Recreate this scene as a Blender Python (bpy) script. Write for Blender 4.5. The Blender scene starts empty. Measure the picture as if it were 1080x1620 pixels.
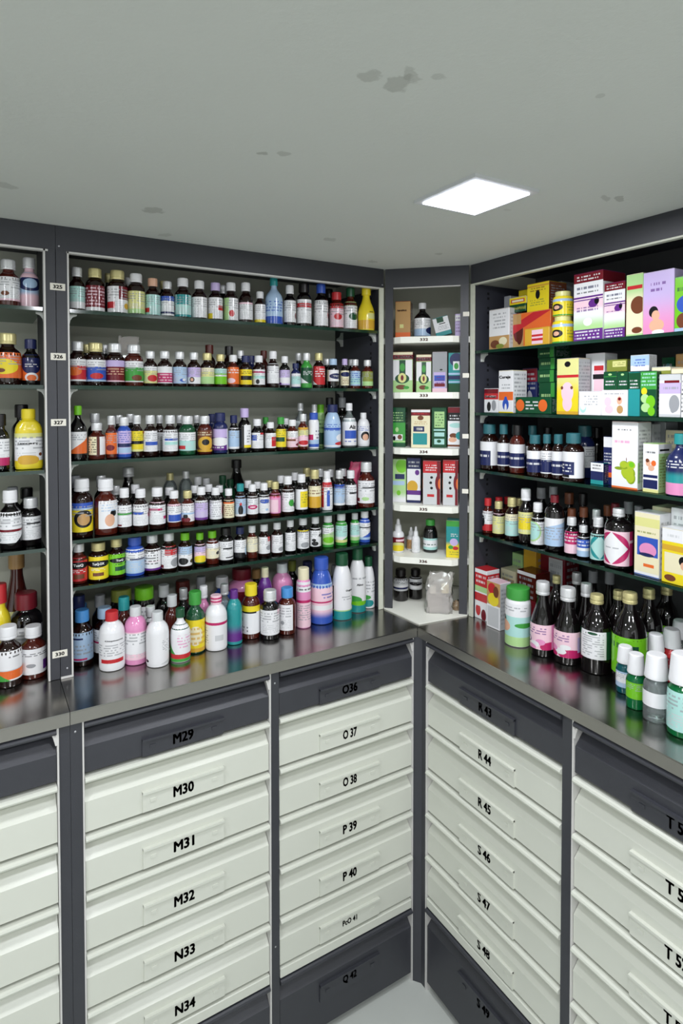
import bpy, bmesh, math, random
from mathutils import Vector, Matrix

# ------------------------------------------------------------------ camera
F, PX, PY = 960.0, 540.0, 657.0            # focal length and principal point in 1080x1620 pixels
PITCH, YAW, EYE = math.radians(1.5), math.radians(31.1), 1.65
fw = Vector((math.sin(YAW)*math.cos(PITCH), math.cos(YAW)*math.cos(PITCH), -math.sin(PITCH)))
rt = Vector((math.cos(YAW), -math.sin(YAW), 0.0))
up = rt.cross(fw)
CAM = Vector((0, 0, EYE))
scene = bpy.context.scene
col = scene.collection
cd = bpy.data.cameras.new('camera'); cam = bpy.data.objects.new('camera', cd); col.objects.link(cam)
cd.sensor_fit = 'HORIZONTAL'; cd.sensor_width = 36.0; cd.lens = 36.0*F/1080.0
cd.shift_y = -(810.0-PY)/1080.0
cd.clip_start = 0.02
cam.matrix_world = Matrix(((rt.x, up.x, -fw.x, CAM.x), (rt.y, up.y, -fw.y, CAM.y), (rt.z, up.z, -fw.z, CAM.z), (0, 0, 0, 1)))
scene.camera = cam
# ------------------------------------------------------------------ world, exposure
w = bpy.data.worlds.new('world'); scene.world = w; w.use_nodes = True
w.node_tree.nodes['Background'].inputs[0].default_value = (0.9, 0.95, 1.0, 1)
w.node_tree.nodes['Background'].inputs[1].default_value = 0.05
vs = scene.view_settings
vs.view_transform = 'Standard'; vs.look = 'None'; vs.gamma = 1.0; vs.use_curve_mapping = False
vs.exposure = -0.48
LAMP = 10.6        # watts of each ceiling panel
# added fill lights, unseen: one behind the viewer, one on the left
def fill_light(name, loc, rot, sx, sy, watts, colr):
    l = bpy.data.lights.new(name, 'AREA'); l.shape = 'RECTANGLE'; l.size = sx; l.size_y = sy; l.energy = watts; l.color = colr
    o = bpy.data.objects.new(name, l); o.location = loc; o.rotation_euler = rot; col.objects.link(o); return o
fill_light('fill_light_behind', (-.35, -1.72, 1.0), (math.pi/2, 0, 0), 1.9, 1.7, 19.0, (.97, .99, 1.0))
fill_light('fill_light_left', (-1.77, .1, 1.0), (math.pi/2, 0, -math.pi/2), 1.2, 1.7, 10.0, (.93, .97, 1.0))

# ------------------------------------------------------------------ dimensions of the place (metres)
YL, XR = 1.338, 1.058          # drawer fronts, left run and right run
YU, XU = 1.498, 1.233          # fronts of the upper shelving
ZK, ZC = 1.014, 2.039          # worktop, ceiling
YB, XB = 1.780, 1.513          # backs of the upper shelving
rnd = random.Random(7)

def ray(x, y): return fw + rt*((x-PX)/F) - up*((y-PY)/F)
def onY(x, y, Y): d = ray(x, y); return CAM + d*(Y/d.y)
def onX(x, y, X): d = ray(x, y); return CAM + d*(X/d.x)
def onZ(x, y, Z): d = ray(x, y); return CAM + d*((Z-EYE)/d.z)
DN = Vector((1, 1, 0)).normalized(); D0 = (1.053+1.498)/math.sqrt(2)
def onD(x, y, off):                        # plane of the 45 degree corner unit, off = distance behind its front
    d = ray(x, y); return CAM + d*((D0+off-CAM.dot(DN))/d.dot(DN))
def depth(p): return (p-CAM).dot(fw)
def zat(cx, cy, py):                       # height at which the vertical line through (cx,cy) meets image row py
    k = (PY-py)/F; a = Vector((cx, cy, 0)); 
    return EYE + (k*a.dot(fw)-a.dot(up))/(up.z-k*fw.z)

# ------------------------------------------------------------------ materials
def lin(c):
    out = []
    for v in c:
        v /= 255.0
        out.append(v/12.92 if v <= 0.04045 else ((v+0.055)/1.055)**2.4)
    return (out[0], out[1], out[2], 1.0)
MATS = {}
def mat(name, rgb, rough=0.5, metal=0.0, noise=0.0, nscale=8.0, bump=0.0, bscale=200.0, coat=0.0, trans=0.0, emit=0.0, spec=0.5, stretch=None):
    if name in MATS: return MATS[name]
    m = bpy.data.materials.new(name); m.use_nodes = True; nt = m.node_tree; b = nt.nodes['Principled BSDF']
    b.inputs['Base Color'].default_value = lin(rgb); b.inputs['Roughness'].default_value = rough
    b.inputs['Metallic'].default_value = metal; b.inputs['Specular IOR Level'].default_value = spec
    b.inputs['Coat Weight'].default_value = coat; b.inputs['Coat Roughness'].default_value = 0.06
    b.inputs['Transmission Weight'].default_value = trans
    if emit:
        b.inputs['Emission Color'].default_value = lin(rgb); b.inputs['Emission Strength'].default_value = emit
    if noise or bump:
        tc = nt.nodes.new('ShaderNodeTexCoord'); src = tc.outputs['Object']
        if stretch:
            mp = nt.nodes.new('ShaderNodeMapping'); mp.inputs['Scale'].default_value = stretch
            nt.links.new(src, mp.inputs['Vector']); src = mp.outputs['Vector']
    if noise:
        n = nt.nodes.new('ShaderNodeTexNoise'); n.inputs['Scale'].default_value = nscale; n.inputs['Detail'].default_value = 4
        mx = nt.nodes.new('ShaderNodeMix'); mx.data_type = 'RGBA'
        nt.links.new(src, n.inputs['Vector']); nt.links.new(n.outputs['Fac'], mx.inputs['Factor'])
        c = lin(rgb); mx.inputs[6].default_value = tuple(v*(1-noise) for v in c[:3])+(1,)
        mx.inputs[7].default_value = tuple(min(1, v*(1+noise)) for v in c[:3])+(1,)
        nt.links.new(mx.outputs[2], b.inputs['Base Color'])
    if bump:
        n2 = nt.nodes.new('ShaderNodeTexNoise'); n2.inputs['Scale'].default_value = bscale
        bp = nt.nodes.new('ShaderNodeBump'); bp.inputs['Strength'].default_value = bump; bp.inputs['Distance'].default_value = 0.001
        nt.links.new(src, n2.inputs['Vector']); nt.links.new(n2.outputs['Fac'], bp.inputs['Height']); nt.links.new(bp.outputs['Normal'], b.inputs['Normal'])
    MATS[name] = m; return m

def thin_glass(name, tint, gloss_rough=0.03, body=0.0, bodyrgb=(200, 200, 200)):   # thin sheet: tinted see-through plus Fresnel gloss
    if name in MATS: return MATS[name]
    m = bpy.data.materials.new(name); m.use_nodes = True; nt = m.node_tree; nt.nodes.clear()
    o = nt.nodes.new('ShaderNodeOutputMaterial'); t = nt.nodes.new('ShaderNodeBsdfTransparent'); t.inputs[0].default_value = lin(tint)
    g = nt.nodes.new('ShaderNodeBsdfGlossy'); g.inputs['Roughness'].default_value = gloss_rough; g.inputs[0].default_value = (0.8, 0.9, 0.85, 1)
    fr = nt.nodes.new('ShaderNodeFresnel'); fr.inputs[0].default_value = 1.5
    mx = nt.nodes.new('ShaderNodeMixShader'); nt.links.new(fr.outputs[0], mx.inputs[0])
    first = t.outputs[0]
    if body:
        d = nt.nodes.new('ShaderNodeBsdfDiffuse'); d.inputs[0].default_value = lin(bodyrgb)
        m2 = nt.nodes.new('ShaderNodeMixShader'); m2.inputs[0].default_value = body
        nt.links.new(t.outputs[0], m2.inputs[1]); nt.links.new(d.outputs[0], m2.inputs[2]); first = m2.outputs[0]
    nt.links.new(first, mx.inputs[1]); nt.links.new(g.outputs[0], mx.inputs[2]); nt.links.new(mx.outputs[0], o.inputs[0])
    MATS[name] = m; return m

M_DARK = mat('dark_grey_powder_coat', (54, 55, 61), 0.42, noise=0.10, nscale=14, bump=0.25, bscale=900)
M_DARKIN = mat('dark_inner_panel', (56, 57, 66), 0.5, noise=0.10, nscale=10)
M_WHITE = mat('white_drawer_enamel', (208, 210, 199), 0.30, noise=0.03, nscale=5)
M_EDGE = mat('pale_steel_edge', (205, 203, 200), 0.4, noise=0.05, nscale=30)
M_POST = mat('cream_panel_edge', (206, 208, 192), 0.5, noise=0.12, nscale=60)
M_BACK = mat('grey_back_board', (212, 213, 198), 0.75, noise=0.08, nscale=4, bump=0.2, bscale=60)
M_STEEL = mat('worktop_steel', (158, 156, 152), 0.21, metal=1.0, noise=0.10, nscale=3, bump=0.03, bscale=30)
M_LIP = mat('worktop_steel_edge', (150, 148, 142), 0.36, metal=0.8, noise=0.08, nscale=6)
M_BRACKET = mat('bracket_plastic', (205, 207, 202), 0.45)
M_CSHELF = mat('white_corner_shelf', (240, 240, 230), 0.4, noise=0.03, nscale=9)
M_BLACK = mat('black_print', (14, 14, 18), 0.5)
M_RED = mat('red_print', (190, 40, 45), 0.5)
M_WHITEP = mat('white_print', (240, 240, 240), 0.5)
M_BROWNP = mat('red_brown_ink', (150, 70, 50), 0.5)
M_STICK = mat('paper_sticker', (226, 222, 210), 0.6, noise=0.05, nscale=200)
M_GLASS = thin_glass('shelf_glass', (192, 216, 204))
M_GEDGE = mat('shelf_glass_edge', (14, 48, 36), 0.12, coat=0.5)
M_HOLE = mat('slot_dark', (12, 12, 16), 0.8)
M_SCREW = mat('screw_metal', (200, 200, 205), 0.3, metal=1.0)
M_FLOOR = mat('floor_grey', (190, 194, 188), 0.5, noise=0.07, nscale=6, bump=0.1, bscale=120)
M_WALL = mat('wall_paint', (226, 228, 222), 0.8, noise=0.03, nscale=5)

def ceiling_mat():
    m = bpy.data.materials.new('ceiling_paint'); m.use_nodes = True; nt = m.node_tree; b = nt.nodes['Principled BSDF']
    b.inputs['Roughness'].default_value = 0.85; b.inputs['Specular IOR Level'].default_value = 0.2
    N = nt.nodes.new; L = nt.links.new
    tc = N('ShaderNodeTexCoord')
    n = N('ShaderNodeTexNoise'); n.inputs['Scale'].default_value = 3.0; n.inputs['Detail'].default_value = 6; L(tc.outputs['Object'], n.inputs['Vector'])
    mx = N('ShaderNodeMix'); mx.data_type = 'RGBA'; mx.inputs[6].default_value = lin((208, 211, 206)); mx.inputs[7].default_value = lin((217, 220, 215))
    L(n.outputs['Fac'], mx.inputs[0]); cur = mx.outputs[2]
    rag = N('ShaderNodeTexNoise'); rag.inputs['Scale'].default_value = 55.0; rag.inputs['Detail'].default_value = 5; L(tc.outputs['Object'], rag.inputs['Vector'])
    # scuffs and old tape marks: centre x, y, half length, half width, angle, strength
    marks = [(0.412, 0.617, .020, .013, 0, .8), (0.452, 0.612, .016, .022, 0, .9), (0.455, 0.592, .018, .010, .6, .7), (0.484, 0.575, .012, .007, 0, .6),
             (0.395, 0.896, .009, .008, 0, 1.1), (0.424, 0.879, .012, .010, 0, .8), (0.318, 1.280, .021, .022, .1, 1.0), (0.056, 1.270, .022, .018, 0, .7),
             (1.077, 0.739, .020, .008, .5, 1.0), (1.05, 0.75, .022, .007, .5, .8), (0.392, 1.455, .015, .020, 0, .6), (0.745, 1.288, .018, .014, 0, .7),
             (0.692, 0.504, .006, .006, 0, .6), (0.968, 1.431, .016, .012, 0, .8), (1.07, 1.265, .012, .010, 0, .8), (0.94, 0.90, .01, .006, 0, .5)]
    for (x, y, a, c, an, s) in marks:
        mp = N('ShaderNodeMapping'); mp.vector_type = 'TEXTURE'
        mp.inputs['Location'].default_value = (x, y, 0); mp.inputs['Rotation'].default_value = (0, 0, an); mp.inputs['Scale'].default_value = (a, c, 1000)
        L(tc.outputs['Object'], mp.inputs['Vector'])
        ln = N('ShaderNodeVectorMath'); ln.operation = 'LENGTH'; L(mp.outputs[0], ln.inputs[0])
        ad = N('ShaderNodeMath'); ad.operation = 'MULTIPLY_ADD'; ad.inputs[1].default_value = 2.2; ad.inputs[2].default_value = -1.1; L(rag.outputs['Fac'], ad.inputs[0])
        sm = N('ShaderNodeMath'); sm.operation = 'ADD'; L(ln.outputs['Value'], sm.inputs[0]); L(ad.outputs[0], sm.inputs[1])
        mr = N('ShaderNodeMapRange'); mr.inputs['From Min'].default_value = 1.05; mr.inputs['From Max'].default_value = 0.8; mr.inputs['To Max'].default_value = 0.42*s
        L(sm.outputs[0], mr.inputs['Value'])
        k = N('ShaderNodeMix'); k.data_type = 'RGBA'; k.inputs[7].default_value = lin((140, 142, 134)); L(mr.outputs[0], k.inputs[0]); L(cur, k.inputs[6]); cur = k.outputs[2]
    L(cur, b.inputs['Base Color'])
    bn = N('ShaderNodeTexNoise'); bn.inputs['Scale'].default_value = 140; L(tc.outputs['Object'], bn.inputs['Vector'])
    bp = N('ShaderNodeBump'); bp.inputs['Strength'].default_value = 0.25; bp.inputs['Distance'].default_value = 0.002; L(bn.outputs['Fac'], bp.inputs['Height']); L(bp.outputs[0], b.inputs['Normal'])
    return m

# print design materials: layers of rectangles, discs, gradients and text lines over a base colour, in UV
PAL = dict(w=(226, 226, 228), cr=(226, 218, 184), r=(188, 42, 48), dr=(112, 24, 36), orr=(220, 104, 46), y=(226, 204, 40), ly=(214, 212, 140), go=(206, 160, 50),
           g=(62, 150, 62), dg=(22, 74, 46), lg=(168, 206, 140), li=(112, 188, 34), te=(38, 140, 142), lt=(168, 212, 206), b=(50, 84, 176), db=(30, 38, 84), lb=(164, 190, 218), p=(96, 44, 128),
           lp=(190, 172, 216), pk=(218, 140, 184), lk=(232, 196, 208), m=(182, 36, 96), k=(20, 20, 24), gy=(150, 152, 156), lgy=(196, 198, 200), br=(110, 62, 40), tan=(184, 144, 92), si=(206, 208, 210),
           am=(34, 12, 8), rb=(82, 26, 18), bk=(14, 10, 12), cl=(206, 214, 216), sk=(216, 168, 140), olv=(132, 140, 60), tc=(46, 100, 108), sb=(74, 142, 206), ma=(164, 184, 44), md=(128, 152, 34))
WORD = dict(w='white', cr='cream', r='red', dr='maroon', orr='orange', y='yellow', ly='pale yellow', go='gold', g='green', dg='dark green', lg='pale green', li='lime', te='teal', lt='pale teal', b='blue',
            db='navy', lb='light blue', p='purple', lp='lilac', pk='pink', lk='pale pink', m='crimson', k='black', gy='grey', lgy='light grey', br='brown', tan='tan', si='silver', am='amber', rb='red-brown', bk='black', cl='clear',
            sk='beige', olv='olive', tc='teal', sb='sky blue', ma='green', md='dark green')
def grp(kind):
    nm = 'mask_'+kind
    if nm in bpy.data.node_groups: return bpy.data.node_groups[nm]
    g = bpy.data.node_groups.new(nm, 'ShaderNodeTree'); I = g.interface
    I.new_socket('UV', in_out='INPUT', socket_type='NodeSocketVector')
    for q in ('A', 'B', 'C', 'D', 'E'): I.new_socket(q, in_out='INPUT', socket_type='NodeSocketFloat')
    I.new_socket('Mask', in_out='OUTPUT', socket_type='NodeSocketFloat')
    gi = g.nodes.new('NodeGroupInput'); go = g.nodes.new('NodeGroupOutput'); L = g.links.new
    def mth(op, a, b=None, c=None):
        n = g.nodes.new('ShaderNodeMath'); n.operation = op
        for i, v in enumerate((a, b, c)):
            if v is None: continue
            if isinstance(v, (int, float)): n.inputs[i].default_value = v
            else: L(v, n.inputs[i])
        return n.outputs[0]
    sp = g.nodes.new('ShaderNodeSeparateXYZ'); L(gi.outputs['UV'], sp.inputs[0]); u, v = sp.outputs[0], sp.outputs[1]
    A, B, C, D, E = [gi.outputs[q] for q in 'ABCDE']
    if kind in ('rect', 'text'):
        o = mth('MULTIPLY', mth('MULTIPLY', mth('GREATER_THAN', u, A), mth('LESS_THAN', u, B)), mth('MULTIPLY', mth('GREATER_THAN', v, C), mth('LESS_THAN', v, D)))
        if kind == 'text':
            t = mth('MULTIPLY', mth('DIVIDE', mth('SUBTRACT', v, C), mth('SUBTRACT', D, C)), E)
            fr = mth('FRACT', t); row = mth('FLOOR', t)
            wn = g.nodes.new('ShaderNodeTexWhiteNoise'); wn.noise_dimensions = '3D'
            cb = g.nodes.new('ShaderNodeCombineXYZ'); L(mth('FLOOR', mth('MULTIPLY', u, 26.0)), cb.inputs[0]); L(row, cb.inputs[1]); L(mth('MULTIPLY', A, 7.0), cb.inputs[2]); L(cb.outputs[0], wn.inputs['Vector'])
            o = mth('MULTIPLY', o, mth('MULTIPLY', mth('GREATER_THAN', wn.outputs['Value'], 0.34), mth('MULTIPLY', mth('GREATER_THAN', fr, 0.28), mth('LESS_THAN', fr, 0.74))))
    elif kind == 'disc':
        x = mth('DIVIDE', mth('SUBTRACT', u, A), C); y = mth('DIVIDE', mth('SUBTRACT', v, B), D)
        o = mth('LESS_THAN', mth('ADD', mth('MULTIPLY', x, x), mth('MULTIPLY', y, y)), 1.0)
    elif kind == 'dia':
        o = mth('LESS_THAN', mth('ADD', mth('DIVIDE', mth('ABSOLUTE', mth('SUBTRACT', u, A)), C), mth('DIVIDE', mth('ABSOLUTE', mth('SUBTRACT', v, B)), D)), 1.0)
    elif kind == 'grad':
        mr = g.nodes.new('ShaderNodeMapRange'); mr.interpolation_type = 'SMOOTHSTEP'; L(v, mr.inputs['Value']); L(A, mr.inputs['From Min']); L(B, mr.inputs['From Max']); o = mr.outputs[0]
    elif kind == 'diag':      # half plane: A*u + B*v > C
        o = mth('GREATER_THAN', mth('ADD', mth('MULTIPLY', A, u), mth('MULTIPLY', B, v)), C)
    L(o, go.inputs['Mask']); return g
LCODE = dict(b='rect', r='rect', d='disc', t='text', g='grad', q='diag', o='dia')
def design(spec, rough=0.19):
    """'w/b:r:.6:1/d:b:.5:.4:.2:.1/t:k' -> base colour and layers"""
    key = 'print '+spec
    if key in MATS: return MATS[key]
    m = bpy.data.materials.new('printed_surface'); m.use_nodes = True; nt = m.node_tree; b = nt.nodes['Principled BSDF']
    b.inputs['Roughness'].default_value = rough
    toks = spec.split('/'); base = toks[0]; layers = toks[1:]
    if not any(t[0] in 'tx' for t in layers):
        layers.append('t:gy:.12:.88:.5:.92:4')
        if base in ('w', 'cr', 'lk', 'lt', 'lb', 'ly', 'lp', 'lgy'): layers.insert(0, 't:lgy:.16:.84:.08:.44:5')
    cur = None
    uv = nt.nodes.new('ShaderNodeUVMap')
    for t in layers:
        f = t.split(':'); kd = f[0]
        if kd == 'x': continue
        cl = f[1]; a = [float(v) for v in f[2:]]
        if kd == 'b': a = [-1, 2]+a
        if kd == 't' and not a: a = [.1, .9, .15, .9, 6]
        n = nt.nodes.new('ShaderNodeGroup'); n.node_tree = grp(LCODE[kd])
        for i, v in enumerate(a): n.inputs['ABCDE'[i]].default_value = v
        nt.links.new(uv.outputs[0], n.inputs['UV'])
        mx = nt.nodes.new('ShaderNodeMix'); mx.data_type = 'RGBA'
        mx.inputs[7].default_value = lin(PAL[cl])
        if cur is None: mx.inputs[6].default_value = lin(PAL[base])
        else: nt.links.new(cur, mx.inputs[6])
        if kd == 't':
            k = nt.nodes.new('ShaderNodeMath'); k.operation = 'MULTIPLY'; k.inputs[1].default_value = 0.75; nt.links.new(n.outputs[0], k.inputs[0]); nt.links.new(k.outputs[0], mx.inputs[0])
        else: nt.links.new(n.outputs[0], mx.inputs[0])
        cur = mx.outputs[2]
    if cur is None: b.inputs['Base Color'].default_value = lin(PAL[base])
    else: nt.links.new(cur, b.inputs['Base Color'])
    MATS[key] = m; return m
def body_mat(c):
    if c == 'am': return mat('amber_bottle', (28, 9, 6), 0.07, coat=0.4)
    if c == 'rb': return mat('red_brown_bottle', (74, 24, 16), 0.08, coat=0.4)
    if c == 'bk': return mat('black_bottle', (12, 8, 9), 0.06, coat=0.5)
    if c == 'cl': return thin_glass('clear_plastic', (225, 232, 232), 0.08, body=0.18, bodyrgb=(205, 212, 214))
    if c == 'dgt': return thin_glass('green_liquid_plastic', (60, 150, 95), 0.05, body=0.6, bodyrgb=(20, 120, 66))
    if c == 'tet': return thin_glass('teal_liquid_plastic', (50, 130, 140), 0.05, body=0.6, bodyrgb=(20, 96, 104))
    return mat('plastic_'+WORD[c].replace(' ', '_'), PAL[c], 0.2, coat=0.3)
def cap_mat(c):
    if c == 'si': return mat('aluminium_cap', (218, 219, 220), 0.34, metal=0.35)
    if c == 'go': return mat('gold_cap', (208, 198, 142), 0.34, metal=0.4)
    if c == 'cl': return thin_glass('clear_cap', (232, 236, 236), 0.1, body=0.72, bodyrgb=(234, 237, 238))
    return mat('cap_'+WORD[c].replace(' ', '_')+('_dark' if c == 'tc' else ''), PAL[c], 0.35)

# ------------------------------------------------------------------ mesh helpers
def link(o, parent=None):
    col.objects.link(o)
    if parent is not None: o.parent = parent
    return o
def tag(o, label=None, cat=None, group=None, kind=None):
    if label: o['label'] = label
    if cat: o['category'] = cat
    if group: o['group'] = group
    if kind: o['kind'] = kind
    return o
def empty(name, loc=(0, 0, 0), rz=0.0):
    o = bpy.data.objects.new(name, None); o.empty_display_size = 0.02
    o.location = loc; o.rotation_euler = (0, 0, rz); col.objects.link(o); return o
def obj(name, verts, faces, mats, parent=None, fm=None, uvs=None, smooth=None, recalc=False):
    me = bpy.data.meshes.new(name); me.from_pydata([tuple(v) for v in verts], [], faces)
    for m in (mats if isinstance(mats, (list, tuple)) else [mats]): me.materials.append(m)
    if fm: me.polygons.foreach_set('material_index', fm)
    if uvs:
        l = me.uv_layers.new(name='UVMap'); flat = []
        for p in me.polygons:
            for vi in p.vertices: flat += uvs[vi] if not isinstance(uvs, dict) else uvs[(p.index, vi)]
        l.data.foreach_set('uv', flat)
    if recalc:
        bm = bmesh.new(); bm.from_mesh(me); bmesh.ops.recalc_face_normals(bm, faces=bm.faces); bm.to_mesh(me); bm.free()
    if smooth is not None:
        me.polygons.foreach_set('use_smooth', [True]*len(me.polygons)); me.set_sharp_from_angle(angle=math.radians(smooth))
    me.update()
    return link(bpy.data.objects.new(name, me), parent)
def box_vf(x0, x1, y0, y1, z0, z1):
    v = [(x, y, z) for x in (x0, x1) for y in (y0, y1) for z in (z0, z1)]
    f = [(0, 1, 3, 2), (4, 6, 7, 5), (0, 4, 5, 1), (2, 3, 7, 6), (0, 2, 6, 4), (1, 5, 7, 3)]
    return v, f
def box(name, x0, x1, y0, y1, z0, z1, m, parent=None, bev=0.0, fm=None):
    v, f = box_vf(min(x0, x1), max(x0, x1), min(y0, y1), max(y0, y1), min(z0, z1), max(z0, z1))
    o = obj(name, v, f, m, parent, fm=fm)
    if bev:
        bm = bmesh.new(); bm.from_mesh(o.data)
        bmesh.ops.bevel(bm, geom=list(bm.edges), offset=bev, segments=1, affect='EDGES'); bm.to_mesh(o.data); bm.free()
    return o
def boxes(name, lst, m, parent=None):
    V, Fc = [], []
    for b in lst:
        v, f = box_vf(*b); k = len(V); V += v; Fc += [tuple(i+k for i in q) for q in f]
    return obj(name, V, Fc, m, parent)
def prism(name, poly, z0, z1, m, parent=None, fm=None):           # polygon in xy, extruded in z
    n = len(poly); v = [(p[0], p[1], z0) for p in poly]+[(p[0], p[1], z1) for p in poly]
    f = [tuple(range(n)), tuple(range(n, 2*n))]+[(i, (i+1) % n, n+(i+1) % n, n+i) for i in range(n)]
    return obj(name, v, f, m, parent, fm=fm, recalc=True)
def extrude(name, prof, a, b, to3, m, parent=None, smooth=None):  # profile [(d,z)] swept from u=a to u=b; to3(u,d,z)->xyz
    n = len(prof); v = [to3(a, d, z) for d, z in prof]+[to3(b, d, z) for d, z in prof]
    f = [tuple(range(n)), tuple(range(n, 2*n))]+[(i, (i+1) % n, n+(i+1) % n, n+i) for i in range(n)]
    return obj(name, v, f, m, parent, recalc=True, smooth=smooth)
SEG = 24
def cross(n_seg, sq, flat):
    out = []
    for i in range(n_seg):
        a = 2*math.pi*i/n_seg; c, s = math.cos(a), math.sin(a)
        if sq != 2:
            c = math.copysign(abs(c)**(2/sq), c); s = math.copysign(abs(s)**(2/sq), s)
        out.append((c, s*flat))
    return out
def lathe(name, prof, m, parent=None, sq=2, flat=1.0, knurl=None, seg=SEG, smooth=40, off=(0, 0), bottom=True, top=True):
    """prof [(r,z)]; closed with caps at both ends; knurl = set of ring indices whose radius alternates; rings may give (r,z,sq) to override"""
    V, Fc = [], []
    for k, p in enumerate(prof):
        cs = cross(seg, sq if len(p) < 3 else p[2], flat if len(p) < 3 else 1.0)
        for i, (c, s) in enumerate(cs):
            r = p[0]*(1.0 if not (knurl and k in knurl and i % 2) else 0.955)
            V.append((c*r+off[0], s*r+off[1], p[1]))
    for k in range(len(prof)-1):
        for i in range(seg):
            j = (i+1) % seg; Fc.append((k*seg+i, k*seg+j, (k+1)*seg+j, (k+1)*seg+i))
    if bottom: Fc.append(tuple(reversed(range(seg))))
    if top: Fc.append(tuple(range((len(prof)-1)*seg, len(prof)*seg)))
    return obj(name, V, Fc, m, parent, smooth=smooth)
TXT = {}
def text_data(s):
    if s in TXT: return TXT[s]
    cu = bpy.data.curves.new('lettering', 'FONT'); cu.body = s; cu.size = 1.0; cu.resolution_u = 2
    o = bpy.data.objects.new('lettering', cu)
    me = bpy.data.meshes.new_from_object(o)
    V = [v.co.copy() for v in me.vertices]; Fc = [tuple(p.vertices) for p in me.polygons]
    n0 = len(V); F0 = list(Fc)          # heavier strokes: the outline repeated a little to either side
    ring = [(.042*math.cos(q*math.pi/4), .034*math.sin(q*math.pi/4)) for q in range(8)]
    for k, (dx, dy) in enumerate(ring):
        V += [Vector((v.x+dx, v.y+dy, 0)) for v in V[:n0]]; Fc += [tuple(i+n0*(k+1) for i in q) for q in F0]
    x0 = min(v.x for v in V); x1 = max(v.x for v in V); y0 = min(v.y for v in V); y1 = max(v.y for v in V)
    V = [((v.x-x0)/(x1-x0)-.5, (v.y-y0)/(y1-y0)-.5) for v in V]
    bpy.data.objects.remove(o); bpy.data.curves.remove(cu); bpy.data.meshes.remove(me)
    TXT[s] = (V, Fc); return TXT[s]
def lettering(s, fn, wd, ht, m, parent, tilt=0.0, name='lettering'):    # fn(a,b) maps centred label coordinates (metres) to local 3D
    V, Fc = text_data(s); c, n = math.cos(tilt), math.sin(tilt)
    pts = [(v[0]*wd*c-v[1]*ht*n, v[0]*wd*n+v[1]*ht*c) for v in V]
    return obj(name, [fn(a, b) for a, b in pts], Fc, m, parent)

# ------------------------------------------------------------------ room shell
X0, Y0 = -1.75, -1.7
def struct(o): o['kind'] = 'structure'; return o
struct(box('floor', X0, XB+.03, Y0, YB+.03, -0.05, 0.0, M_FLOOR))
CEIL = ceiling_mat()
struct(box('ceiling', X0, XB+.03, Y0, YB+.03, ZC, ZC+0.05, CEIL))
struct(box('wall_left', X0, XB+.03, YB+.012, YB+.06, 0, ZC, M_WALL))
struct(box('wall_right', XB+.012, XB+.06, Y0, YB+.012, 0, ZC, M_WALL))
def wall_open(name, horiz, c0, c1, o0, o1, zt, a, b):      # wall with one floor-to-head opening from o0 to o1
    L_ = [(c0, o0, 0, ZC), (o1, c1, 0, ZC), (o0, o1, zt, ZC)]
    struct(boxes(name, [((p, q, a, b, z0, z1) if horiz else (a, b, p, q, z0, z1)) for p, q, z0, z1 in L_], M_WALL))
wall_open('wall_back', True, X0, XB+.012, -1.3, .6, 1.86, Y0-.05, Y0)  # unseen opening, added for the fill light behind the viewer
wall_open('wall_far_left', False, Y0, YB+.012, -.5, .7, 1.86, X0-.05, X0)  # opening out of view, added for the left fill light

# ------------------------------------------------------------------ ceiling light panels
def light_panel(x0, x1, y0, y1, label, watts=None):
    cx, cy = (x0+x1)/2, (y0+y1)/2; hx, hy = (x1-x0)/2, (y1-y0)/2; fr = .012
    t = empty('ceiling_light', (cx, cy, ZC)); tag(t, label, 'ceiling light', 'recessed ceiling light panels')
    v, f = [], []
    for (a, b, c, d) in ((-hx-fr, hx+fr, -hy-fr, -hy), (-hx-fr, hx+fr, hy, hy+fr), (-hx-fr, -hx, -hy, hy), (hx, hx+fr, -hy, hy)):
        vv, ff = box_vf(a, b, c, d, -.006, 0); k = len(v); v += vv; f += [tuple(i+k for i in q) for q in ff]
    obj('frame', v, f, mat('lamp_frame', (210, 212, 214), .4), t)
    box('diffuser', -hx, hx, -hy, hy, -.0085, -.0005, mat('lamp_diffuser', (236, 240, 255), .5, emit=9.0), t)
    l = bpy.data.lights.new('panel_light', 'AREA'); l.shape = 'RECTANGLE'; l.size = 2*hx; l.size_y = 2*hy; l.energy = watts or LAMP; l.color = (.93, .95, 1.0)
    o = bpy.data.objects.new('panel_light', l); o.location = (0, 0, -.0092); link(o, t)
light_panel(.752, .888, .795, .940, 'square recessed ceiling light glowing white above the corner', 8.2)
for (x, y, q) in ((-.55, .80, 'by the left cabinets'), (.28, .27, 'just above and ahead of the viewer'), (-.10, -.45, 'behind the viewer in the middle of the room'), (.85, -.35, 'behind the viewer on the right'), (-1.1, -.4, 'far left of the room')):
    light_panel(x-.07, x+.07, y-.07, y+.07, 'recessed ceiling light out of the picture '+q)

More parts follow.
